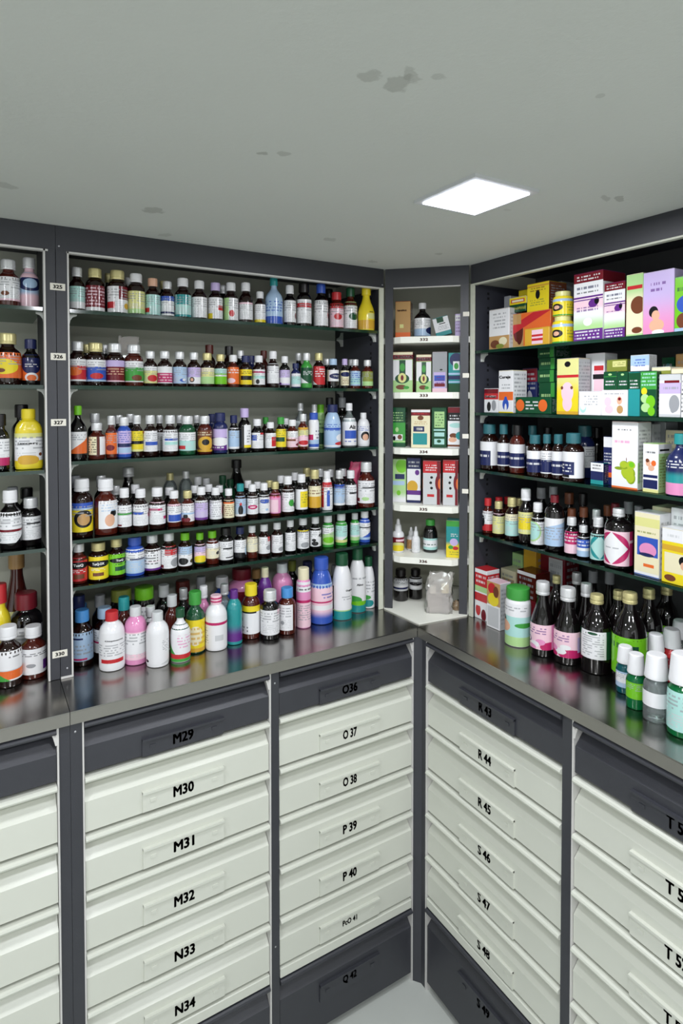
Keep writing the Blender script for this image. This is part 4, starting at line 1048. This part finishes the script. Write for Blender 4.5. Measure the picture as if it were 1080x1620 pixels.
carton('X', 797, 807, 469, R1, .085, .05, 'gy', 'gy', 'grey-pink carton half hidden behind white herb carton, right unit top shelf', G1)
carton('X', 820, 834, 459, R1, .12, .05, 'y/r:br:.2:.8:.5:.8', 'br', 'narrow yellow carton behind the stacked thin cartons, right unit top shelf', G1)
carton('X', 868, 888, 447, R1, .13, .06, 'lgy', 'gy', 'plain grey carton behind the yellow lidded jars, right unit top shelf', G1)
carton('X', 907.5, 953, 431, R1, .025, .085, 'w/b:dr:.86:1/g:lk:.72:.55/g:w:.5:.42/g:lg:.40:.2/b:p:.0:.17/t:w:.06:.9:.02:.16:3/d:p:.68:.54:.16:.06/d:k:.8:.57:.08:.05/b:p:.63:.655/b:p:.595:.61/t:w:.1:.9:.88:.97:2/t:k:.1:.85:.69:.735:1/t:p:.1:.9:.47:.51:1/t:db:.1:.85:.74:.82:1/t:p:.1:.9:.42:.48:1/d:w:.5:.28:.15:.06', 'dr', 'larger purple, white and green carton with berries, right unit top shelf', G1, sidespec='w/b:dr:.84:1/t:gy:.1:.9:.1:.8:12')
carton('X', 955.5, 988, 447, R1, .03, .06, 'w/b:dr:.86:1/g:lk:.72:.55/g:w:.5:.42/g:lg:.40:.2/b:p:.0:.19/t:w:.06:.9:.02:.18:3/d:p:.68:.54:.18:.06/d:k:.8:.57:.08:.05/b:p:.63:.655/b:p:.595:.61/t:w:.1:.9:.88:.97:2/t:k:.1:.85:.69:.735:1/t:p:.1:.9:.47:.51:1/t:db:.1:.85:.74:.82:1', 'dr', 'smaller purple, white and green berry carton beside its larger twin', G1)
carton('X', 990.5, 1017, 434, R1, .028, .07, 'cr/b:olv:.93:1/g:lg:.55:.8/r:r:.06:.95:.76:.82/d:br:.7:.5:.42:.14/d:br:.65:.1:.3:.05/b:lg:.0:.04/x:w', 'cr', 'cream and green carton with round brown picture, right unit top shelf', G1)
carton('X', 1017.5, 1066, 429, R1, .02, .06, 'lp/g:pk:.7:.1/d:k:.35:.36:.15:.09/d:sk:.42:.3:.13:.08/d:sk:.45:.14:.24:.1/d:w:.5:.03:.2:.04/t:p:.25:.75:.66:.85:2/x:w', 'lp', 'lilac carton with mother and baby picture, right unit top shelf', G1)
carton('X', 1067, 1102, 437, R1, .022, .06, 'li/d:b:.5:.5:.4:.16/d:br:.4:.2:.3:.14/b:lb:.0:.07/t:dg:.1:.9:.7:.85:1', 'li', 'lime green carton cut by the right picture edge, right unit top shelf', G1)
def label_jar(px, w_, top, z, bot, label):
    p = onX(px, (top+bot)/2, XU+.045); z = onX(px, bot, XU+.03).z if z is None else z; r = w_/2*depth(p)/F; H = zat(p.x, p.y, top)-z
    bottle((p.x, p.y, z+.0003), r, H, 'u', 'y', 'ly', 'y/b:lb:.72:.95/d:k:.4:.42:.16:.18/d:sk:.4:.42:.08:.1/b:g:.0:.06/t:olv:.65:.95:.2:.6:3', label, 'yellow jars', -math.atan2(p.x, p.y)*.6-.63, (.02, .80), 235, name='medicine_jar')
label_jar(890.5, 33, 500, R1, 540, 'yellow jar with portrait label standing on right unit top shelf')
label_jar(890.5, 31, 462, None, 500, 'yellow jar with portrait label stacked on the lower yellow jar')
# second shelf
carton('X', 765.5, 787.5, 615, R2, .03, .04, 'w/b:r:.55:.8/b:dr:.8:1/d:k:.35:.25:.14:.2/d:gy:.7:.3:.16:.22/t:w:.1:.9:.6:.75:1', 'w', 'small red and white carton at left end of right unit second shelf', G2, word=('BoOstar', .5, .67, .8, .11, M_WHITEP, 0))
carton('X', 788.5, 811, 586.5, R2, .028, .055, 'w/b:orr:.3:.5/d:b:.5:.2:.22:.14/d:b:.5:.33:.1:.06/d:w:.5:.1:.08:.12/b:y:.0:.03/t:gy:.2:.8:.55:.7:2/x:w', 'w', 'white and orange carton with blue figure, right unit second shelf', G2, word=('Cureje', .45, .84, .8, .09, M_BLACK, 0), sidespec='w/r:gy:.2:.8:.12:.3/t:gy:.1:.9:.1:.95:9')
carton('X', 815, 871, 628.5, R2, .03, .05, 'dg/d:orr:.14:.5:.12:.36/d:orr:.78:.5:.12:.36/t:w:.3:.65:.2:.8:3/x:w', 'dg', 'wide dark green carton with two orange discs, right unit second shelf', G2)
carton('X', 826, 849, 583, R2, .10, .06, 'db/b:dr:.7:1/d:gy:.5:.3:.2:.2', 'db', 'dark purple carton behind the wide green carton, right unit second shelf', G2)
zz = [(553.5, 566), (566.5, 585), (585.5, 605), (605.5, 627.5)]
for k, (a, b_) in enumerate(zz):
    carton('X', 850+(k % 2)*2, 876+(k % 2), a, R2, .075, .07, 'dg/t:lg:.15:.75:.3:.75:1/r:g:.75:1:.0:1/x:w', 'dg', ORD[k+1]+' from top of the stacked dark green cartons, right unit second shelf', G2, bot=(b_ if k < 3 else str(R2)))
carton('X', 880.5, 914.5, 567.5, R2, .022, .045, 'y/g:ly:.35:.7/d:k:.5:.9:.14:.05/b:r:.66:.71/d:lk:.5:.4:.28:.18/d:br:.25:.48:.06:.03/d:br:.7:.48:.06:.03/d:lk:.5:.2:.22:.14/b:go:.0:.06/x:w', 'lgy', 'tall yellow carton with pale striped side, right unit second shelf', G2, sidespec='lgy/t:gy:.05:.95:.1:.95:14')
carton('X', 926, 956, 559.5, R2, .075, .05, 'w/r:lk:.45:.95:.0:.8/r:r:.45:.95:.72:.8/r:k:.4:1:.58:.66/r:dr:.45:.95:.2:.3/x:w', 'w', 'tall white carton with red stripes behind flat cartons, right unit second shelf', G2)
carton('X', 915, 950, 619.5, R2, .015, .05, 'w/d:lt:.2:.3:.14:.2/d:w:.2:.38:.12:.16/t:gy:.25:.85:.4:.85:4', 'w', 'flat white carton with faint grey print beside the tall yellow carton', G2)
carton('X', 951, 992, 617.5, R2, .018, .06, 'w/d:lk:.25:.55:.14:.18/d:sk:.7:.6:.1:.16/d:dr:.7:.66:.06:.06/d:lk:.3:.25:.16:.16/d:tan:.72:.25:.12:.16/t:gy:.1:.9:.8:.92:1', 'w', 'white carton with four small faces, right unit second shelf', G2)
zi = onX(970, 617, XU+.03).z
carton('X', 954, 974.8, 588.5, zi, .024, .05, 'dg/d:lg:.5:.85:.14:.06/t:w:.15:.85:.2:.55:2/b:g:.72:.75/x:w', 'dg', 'dark green carton, left of the pair on the white faces carton', G2, bot=str(zi))
carton('X', 975.3, 992.8, 588.5, zi, .024, .05, 'dg/d:lg:.5:.85:.14:.06/t:w:.2:.9:.2:.55:2/x:w', 'dg', 'dark green carton, right of the pair on the white faces carton', G2, bot=str(zi))
zi2 = onX(975, 588, XU+.05).z
carton('X', 959, 991, 569.5, zi2, .05, .035, 'olv/r:ly:.3:.95:.4:.9/t:olv:.35:.9:.5:.8:2', 'olv', 'olive carton on top of the dark green pair, right unit second shelf', G2, bot=str(zi2))
carton('X', 993.3, 1011.8, 589.5, R2, .02, .05, 'te/b:dg:.62:1/t:w:.15:.85:.62:.85:3/x:w', 'te', 'teal carton with dark green top, right unit second shelf', G2)
carton('X', 1012.3, 1038, 587.5, R2, .018, .055, 'dg/b:g:.6:1/t:lt:.05:.95:.66:.98:4/d:y:.25:.56:.18:.08/d:lg:.3:.4:.25:.1/d:li:.65:.33:.28:.14/d:lg:.35:.2:.28:.1/d:li:.7:.12:.22:.1/x:w', 'dg', 'dark green carton with lime curling pattern, right unit second shelf', G2)
zi3 = onX(1010, 588, XU+.05).z
carton('X', 996.5, 1026, 562, zi3, .035, .03, 'lb/b:w:.0:.35/t:b:.2:.8:.25:.8:3/x:w', 'lgy', 'pale blue carton resting on the teal and green cartons', G2, bot=str(zi3))
carton('X', 1042, 1076, 592.5, R2, .018, .05, 'w/b:lgy:.86:1/r:dr:.25:.95:.8:.86/d:gy:.72:.32:.24:.2/d:gy:.66:.2:.12:.1/b:lp:.55:.8/b:lgy:.0:.07/t:gy:.2:.9:.62:.74:1', 'lgy', 'white carton with grey head silhouette, right unit second shelf', G2)
carton('X', 1077, 1110, 593, R2, .018, .05, 'w/t:k:.02:.3:.1:.9:8', 'lgy', 'white carton cut by right picture edge, right unit second shelf', G2)
zi4 = onX(1050, 592, XU+.03).z
carton('X', 1030, 1060, 581, zi4, .035, .05, 'cr/b:olv:.0:.5/x:w', 'w', 'flat cream carton lying on the head silhouette carton', G2, bot=str(zi4))
carton('X', 1061, 1100, 582, zi4, .03, .05, 'cr/b:dr:.85:1/x:w', 'cr', 'flat cream carton with maroon edge near the right picture edge', G2, bot=str(zi4))
carton('X', 1046, 1066, 566, R2, .12, .05, 'dg/d:te:.5:.8:.25:.1', 'dg', 'dark green carton standing at the back, right unit second shelf', G2)
carton('X', 1068, 1100, 560, R2, .11, .05, 'tan/b:br:.0:.5', 'tan', 'tan carton at the back by the right edge, right unit second shelf', G2)
# third shelf
carton('X', 933.5, 953.5, 732, R3z, .025, .05, 'db/b:w:.6:1/t:k:.15:.85:.66:.94:2/b:te:.0:.2', 'db', 'short navy and white carton, right unit third shelf', G3)
carton('X', 954, 968, 691, R3z, .045, .05, 'db/b:w:.78:1/b:p:.2:.4/r:orr:.0:1:.16:.26/t:w:.1:.9:.42:.68:4', 'db', 'narrow navy and white carton beside the mango carton', G3)
carton('X', 967.5, 1008.5, 667.5, R3z, .018, .05, 'w/q:w:9:9:99/d:md:.30:.30:.18:.025/d:md:.66:.24:.26:.10/d:md:.76:.17:.17:.09/d:ma:.62:.25:.24:.09/d:ma:.72:.18:.16:.08/d:md:.50:.355:.18:.062/d:ma:.47:.36:.14:.05/d:ma:.75:.36:.17:.062/d:li:.78:.37:.10:.04/d:br:.58:.44:.015:.03/t:pk:.1:.7:.66:.74:1/t:k:.18:.75:.86:.9:1/b:orr:.0:.03/x:w', 'w', 'tall white carton with green mangoes, right unit third shelf', G3, sidespec='w/r:lg:.0:.2:.1:.4/t:gy:.1:.9:.1:.9:14')
carton('X', 1016.5, 1041, 702, R3z, .016, .05, 'w/d:sk:.35:.6:.16:.07/d:br:.3:.65:.12:.04/d:orr:.7:.6:.16:.06/d:sk:.55:.5:.2:.06/r:db:.04:.96:.08:.36/r:w:.04:.96:.26:.30/b:ly:.0:.07/t:k:.2:.8:.78:.86:1/x:w', 'lg', 'white carton with faces and navy panel, right unit third shelf', G3, sidespec='lg/b:w:.8:1/r:k:.1:.8:.85:.89/t:olv:.1:.9:.1:.75:11')
carton('X', 1009, 1032, 671, R3z, .09, .05, 'lgy/t:gy:.1:.9:.5:.95:4', 'lgy', 'light grey carton behind mango carton, right unit third shelf', G3)
carton('X', 1034, 1052, 668, R3z, .12, .05, 'gy', 'gy', 'darker grey carton at the back of right unit third shelf', G3)
carton('X', 1052, 1085, 681, R3z, .11, .05, 'cr/t:gy:.1:.9:.5:.95:4', 'gy', 'cream carton at the back near the right edge, right unit third shelf', G3)
row('''
1076 40 686 n db te pk/b:db:.42:1/g:te:.62:.45/b:pk:.0:.3/t:w:.1:.7:.66:.95:4/x:w lab=.02,.66 span=240
''', 'X', R3z, 'third shelf front, right unit', 'bottles on the right unit third shelf', d=.035)
# fourth shelf
carton('X', 1003.5, 1042.5, 812, R4, .02, .05, 'cr/b:w:.0:.06/r:b:.12:.95:.32:.62/d:pk:.55:.42:.34:.11/d:db:.5:.34:.3:.03/b:ly:.78:.92/r:orr:.38:.8:.15:.2/t:olv:.1:.85:.66:.72:1/b:b:.0:.02/x:w', 'w', 'cream carton with pink brain picture, right unit fourth shelf', G4)
carton('X', 1047, 1092, 838, R4, .016, .05, 'y/b:w:.76:1/b:go:.6:.7/d:k:.3:.46:.1:.07/d:sk:.3:.42:.07:.05/d:k:.75:.42:.16:.1/d:sk:.76:.36:.1:.07/d:br:.3:.1:.2:.06/r:cr:.1:.95:.2:.56/d:k:.75:.44:.15:.09/d:sk:.76:.36:.1:.07/t:lgy:.2:.6:.82:.92:1', 'w', 'yellow and white carton with family picture, right unit fourth shelf', G4)
carton('X', 1031, 1060, 803, R4, .075, .06, 'cr/t:gy:.1:.9:.5:.9:5', 'cr', 'cream carton behind the brain carton, right unit fourth shelf', G4)
carton('X', 1061, 1100, 806, R4, .06, .05, 'w/d:lb:.5:.6:.3:.1', 'w', 'plain white carton behind the family carton, right unit fourth shelf', G4)
# worktop of the right run: cartons next to the corner post
def kcarton(x0, x1, top, bot, dep, front, side, label, z=None, rot=0.0, sidespec=None, topc=None):
    z = ZK if z is None else z
    P0 = onZ(x0, bot, z); c0 = P0
    # front-left corner stands at (x0,bot); the width runs along the wall
    X = P0.x; P1 = onX(x1, bot, X)
    d = X-XU
    return carton('X', x0, x1, top, z, d, dep, front, side, label, GK, bot=str(z), sidespec=sidespec, topc=topc)
kcarton(751, 769.5, 901, 976, .050, 'w/b:r:.66:.92/b:lg:.55:.66/b:r:.36:.52/d:r:.3:.18:.2:.12/d:dr:.75:.1:.2:.12/t:w:.1:.9:.7:.9:2/r:w:.1:.7:.26:.34/x:w', 'w', 'red and white upright carton next to the corner post on right worktop', sidespec='w/b:r:.72:.92/d:go:.4:.4:.3:.2/d:br:.6:.6:.3:.14/t:w:.1:.9:.76:.9:2', topc='r')
kcarton(770, 790, 921, 990, .042, 'w/b:tan:.5:1/d:r:.4:.85:.3:.12/d:y:.5:.62:.4:.14/d:br:.7:.8:.2:.12/r:lgy:.08:.92:.04:.46/x:w', 'lgy', 'carton with food picture and grey panel behind the white green-lidded jar', topc='lk')
kcarton(792, 815, 902, 966, .05, 'cr/r:tan:.1:.9:.2:.8', 'cr', 'cream carton lying flat behind the food carton on right worktop')
carton('X', 810, 826, 876, ZK, .165, .08, 'lg/b:olv:.0:.6', 'lg', 'pale green carton at the back of right worktop near the corner', GK)
carton('X', 828, 847, 870, ZK, .15, .08, 'go/d:orr:.4:.4:.3:.3/d:olv:.2:.3:.2:.3/x:w', 'go', 'orange-yellow carton at the back of right worktop', GK)
carton('X', 855, 893, 872, ZK, .17, .06, 'dr/r:lgy:.35:.9:.5:.9/t:gy:.4:.85:.55:.85:3', 'dr', 'maroon carton with grey panel at the back of right worktop', GK)
carton('X', 818, 846, 905, ZK, .085, .06, 'rb/b:w:.93:1/b:dr:.0:.5', 'rb', 'dark brown carton with white top edge behind the green-lidded jar', GK)
# ------------------------------------------------------------------ corner unit
carton('D', 625, 649, 477, ZCS[0], .035, .05, 'tan/b:orr:.0:.16/t:br:.15:.75:.7:.8:1/r:ly:.3:.55:.28:.38', 'br', 'tan and orange carton on the top board of the corner unit', GC, word=('Lavaflox', .45, .76, .62, .035, M_BLACK, 0))
carton('D', 719.5, 733, 497, ZCS[0], .05, .04, 'lp/b:w:.7:.95/t:p:.1:.9:.2:.9:5', 'lp', 'small lilac carton at the right end of corner unit top board', GC)
def tilted():
    t = carton('D', 690, 715, 505, ZCS[0], .045, .035, 'w/b:te:.0:.22/r:dg:.25:.68:.72:1/r:k:.35:.75:.62:.67/t:gy:.2:.9:.3:.55:3', 'te', 'white and green carton tilted against its neighbour, corner unit top board', GC, name='open_carton')
    t.rotation_euler = (0, math.radians(-14), -math.pi/4); t.location.z += .0075
tilted()
ros = 'lg/b:dr:.82:.93/b:cr:.93:1/r:w:.02:.98:.3:.8/r:dg:.36:.66:.3:.8/d:dg:.5:.34:.34:.12/d:ly:.5:.36:.2:.12/d:dr:.5:.36:.07:.07/d:br:.45:.13:.25:.06/d:g:.7:.12:.14:.04/d:g:.51:.62:.12:.1/x:w'
carton('D', 619.5, 652.5, 557, ZCS[1], .03, .05, ros, 'dr', 'red-titled herbal oil carton, left of the two on corner unit second board', GC, word=('SA ADULSA', .55, .875, .86, .06, M_WHITEP, 0))
carton('D', 658, 682, 561, ZCS[1], .035, .05, ros, 'dr', 'red-titled herbal oil carton, right of the two on corner unit second board', GC, word=('ADULSA', .5, .875, .86, .06, M_WHITEP, 0))
carton('D', 683.5, 707, 557, ZCS[1], .03, .05, 'gy/r:lp:.1:.9:.06:.5/r:b:.14:.86:.28:.42/r:dr:.14:.86:.14:.22/b:lk:.0:.1/t:p:.2:.8:.2:.4:3/d:k:.6:.56:.1:.02', 'gy', 'grey carton with blue and purple lower panel, corner unit second board', GC)
carton('D', 709, 734, 558, ZCS[1], .03, .05, 'te/b:dg:.0:.22/d:db:.5:.82:.42:.17/r:w:.3:.7:.56:.78/d:g:.5:.66:.14:.08/b:lb:.44:.49/b:db:.32:.42/b:lb:.24:.28/x:w', 'dg', 'green and blue arched carton, corner unit second board', GC)
carton('D', 619, 641, 645, ZCS[2], .03, .05, 'g/b:dg:.62:1/t:lg:.1:.85:.64:.9:4/r:w:.02:.8:.17:.32/d:k:.2:.22:.1:.06/d:br:.6:.25:.16:.06/b:lg:.12:.16/d:lg:.4:.44:.12:.06/b:dg:.0:.1/x:w', 'dg', 'dark and bright green carton at left of corner unit third board', GC)
carton('D', 650, 680, 648, ZCS[2], .014, .05, 'cr/b:dr:.84:.93/b:w:.93:1/t:r:.1:.9:.86:.92:1/d:br:.5:.78:.16:.06/r:te:.1:.85:.08:.38/r:db:.12:.7:.42:.56/r:w:.3:.6:.46:.52/t:tan:.15:.85:.6:.7:2', 'rb', 'cream carton with teal square and red title, corner unit third board', GC, word=('NATO', .42, .49, .3, .05, M_WHITEP, 0))
carton('D', 682.5, 706, 645, ZCS[2], .03, .05, 'dg/r:lg:.18:.86:.5:.9/t:dg:.25:.8:.52:.86:5/r:lt:.14:.9:.42:.46/r:lt:.18:.86:.28:.38/r:lt:.18:.86:.08:.22/d:dg:.5:.16:.14:.04/x:w', 'dg', 'dark green carton with pale leaf panel, corner unit third board', GC)
carton('D', 708, 734, 644, ZCS[2], .03, .05, 'w/b:k:.66:.86/b:dr:.86:1/t:w:.1:.9:.68:.82:2/d:br:.35:.3:.24:.06/d:te:.75:.3:.26:.1/d:sk:.3:.2:.25:.06/b:br:.03:.08/d:lt:.5:.55:.4:.06/x:w', 'k', 'black and white carton with herbs, right end of corner unit third board', GC)
carton('D', 619, 642, 727, ZCS[3], .035, .05, 'lg/g:w:.25:.05/d:y:.55:.8:.2:.1/d:li:.7:.85:.4:.16/r:db:.25:.9:.54:.66/r:lb:.1:.9:.4:.5/d:li:.5:.22:.14:.06/x:w', 'lg', 'pale green carton with drop of oil, corner unit fourth board', GC)
carton('D', 643.5, 665, 725, ZCS[3], .034, .05, 'w/b:db:.76:1/t:w:.1:.9:.78:.95:2/d:go:.4:.36:.4:.14/b:p:.18:.28/b:w:.06:.18/b:db:.0:.06/d:p:.75:.68:.16:.06/x:w', 'db', 'white and navy carton with an orange, corner unit fourth board', GC)
rg = 'lgy/b:r:.72:1/t:w:.15:.85:.76:.92:3/q:dr:1:.0:.8/d:dr:.95:.5:.25:.2/d:orr:.98:.48:.12:.12/d:k:.5:.62:.08:.03/d:k:.45:.5:.08:.03/d:k:.5:.38:.08:.03/r:r:.25:.65:.18:.24/x:w'
carton('D', 668.5, 696.5, 729, ZCS[3], .012, .05, rg, 'dr', 'red and silver carton, left of the pair on corner unit fourth board', GC)
carton('D', 700, 724.5, 728, ZCS[3], .012, .05, rg, 'dr', 'red and silver carton, right of the pair on corner unit fourth board', GC)
carton('D', 727.5, 734, 735, ZCS[3], .02, .05, 'w/d:lg:.5:.3:.3:.1', 'w', 'white carton mostly hidden by the right post, corner unit fourth board', GC)
carton('D', 705.5, 730, 824, ZCS[4], .012, .045, 'te/b:g:.84:1/g:y:.45:.3/d:lp:.5:.42:.26:.1/d:r:.6:.26:.2:.05/d:g:.3:.28:.16:.05/t:w:.3:.75:.56:.66:2/t:olv:.2:.9:.06:.18:2/x:w', 'te', 'teal and yellow carton at right of corner unit lowest board', GC)
# dropper bottles on the lowest corner board
def dropper(px, wpx, top, d, spec, label):
    p = onD(px, top+30, d); z = ZCS[4]; r = wpx/2*depth(p)/F; H = zat(p.x, p.y, top)-z
    t = empty('dropper_bottle', (p.x, p.y, z+.0003), -math.atan2(p.x, p.y)); tag(t, label, 'bottle', 'things in the corner unit')
    M = mat('plastic_white', PAL['w'], .2, coat=.3)
    lathe('body', [(r*.9, 0), (r, H*.02), (r, H*.50), (r*.97, H*.56), (r*.75, H*.62), (r*.52, H*.64), (r*.5, H*.68)], M, t)
    lathe('cap', [(r*.60, H*.63), (r*.58, H*.72), (r*.50, H*.82), (r*.34, H*.84), (r*.26, H*.97), (r*.15, H)], mat('cap_white', PAL['w'], .35), t, knurl={1})
    n = 14; V, Fc, UV = [], [], []
    for zq, vv in ((H*.06, 0), (H*.47, 1)):
        for i in range(n+1):
            a = math.radians(-90-105+210*i/n); V.append((math.cos(a)*(r+.0006), math.sin(a)*(r+.0006), zq)); UV.append((i/n, vv))
    for i in range(n): Fc.append((i, i+1, n+2+i, n+1+i))
    obj('label', V, Fc, design(spec), t, uvs=UV, smooth=60)
dropper(629.5, 19, 821, .045, 'dr/d:ly:.5:.28:.4:.36/d:y:.5:.2:.34:.24/r:lk:.4:.95:.7:.85/x:w', 'white dropper bottle with maroon and yellow label, corner unit lowest board')
dropper(657.5, 13, 833, .05, 'w/t:lgy:.1:.9:.1:.9:6', 'small plain white dropper bottle, second from left on corner unit lowest board')
dropper(650, 14, 834, .085, 'tan/t:br:.1:.9:.1:.9:6', 'small dropper bottle with brown label hidden behind the plain white one')
# ------------------------------------------------------------------ plastic bags
def bag(loc, rz, wd, dep, h, m, label, seed, inner):
    r_ = random.Random(seed); t = empty('plastic_bag', loc, rz); tag(t, label, 'bag')
    n, mz = 28, 12; V, Fc = [], []
    for k in range(mz+1):
        zq = k/mz
        for i in range(n):
            a = 2*math.pi*i/n; c_, s_ = math.cos(a), math.sin(a)
            c_ = math.copysign(abs(c_)**.45, c_); s_ = math.copysign(abs(s_)**.45, s_)
            q = 1+r_.uniform(-.10, .07); sh = (1-.18*max(0, zq-.5)); th = 1-.8*max(0, zq-.55)/.45 if zq > .55 else 1
            V.append((c_*wd/2*q*sh+(.0 if zq < .6 else (zq-.6)*.02), s_*dep/2*q*th, max(0.0002, h*zq+(r_.uniform(-.004, .004) if 0 < k else 0))))
    for k in range(mz):
        for i in range(n): Fc.append((k*n+i, k*n+(i+1) % n, (k+1)*n+(i+1) % n, (k+1)*n+i))
    Fc.append(tuple(reversed(range(n))))
    obj('bag_film', V, Fc, m, t, smooth=25)
    for (a, b_, c_, w2, d2, h2, mm) in inner:
        box('packet', a-w2/2, a+w2/2, b_-d2/2, b_+d2/2, c_, c_+h2, mm, t, .001)
BAGM = thin_glass('bag_film', (240, 236, 232), .12, body=.34, bodyrgb=(236, 230, 226))
p = onZ(694, 972, ZK+.004); hd = Vector((p.x, p.y, 0)).normalized()
bag((p.x+hd.x*.028, p.y+hd.y*.028, ZK+.0042), -math.pi/4+.1, .079, .05, .118, BAGM, 'crumpled clear plastic bag of small packets on the corner base board', 3,
    [(-.012, .0, .002, .045, .03, .05, mat('packet_grey', (206, 200, 200), .5)), (.018, .004, .055, .022, .02, .026, mat('packet_cream', (226, 216, 176), .5)), (-.018, -.004, .054, .018, .02, .022, mat('packet_white', (232, 228, 220), .5)), (.02, -.004, .002, .018, .024, .045, mat('packet_grey2', (190, 186, 190), .5))])
p = onZ(723, 966, ZK+.004)
bag((p.x+.008, p.y+.010, ZK+.0042), -.6, .026, .026, .026, thin_glass('bag_brown', (220, 200, 180), .2, body=.7, bodyrgb=(176, 150, 120)), 'small tan packet right of the plastic bag on the corner base board', 5, [])
p = onY(200, 555, YU+.125)
bag((p.x, p.y, ZS[1]+.0004), .2, .06, .03, zat(p.x, p.y, 533)-ZS[1], BAGM, 'folded clear plastic sachet standing behind bottles on second long shelf', 9, [])
p = onY(559, 760, YU+.09)
bag((p.x, p.y, ZS[3]+.0004), -.5, .038, .03, zat(p.x, p.y, 731)-ZS[3], mat('pink_pouch', (196, 44, 96), .4), 'bright pink pouch behind the big brown bottle on fourth long shelf', 11, [])
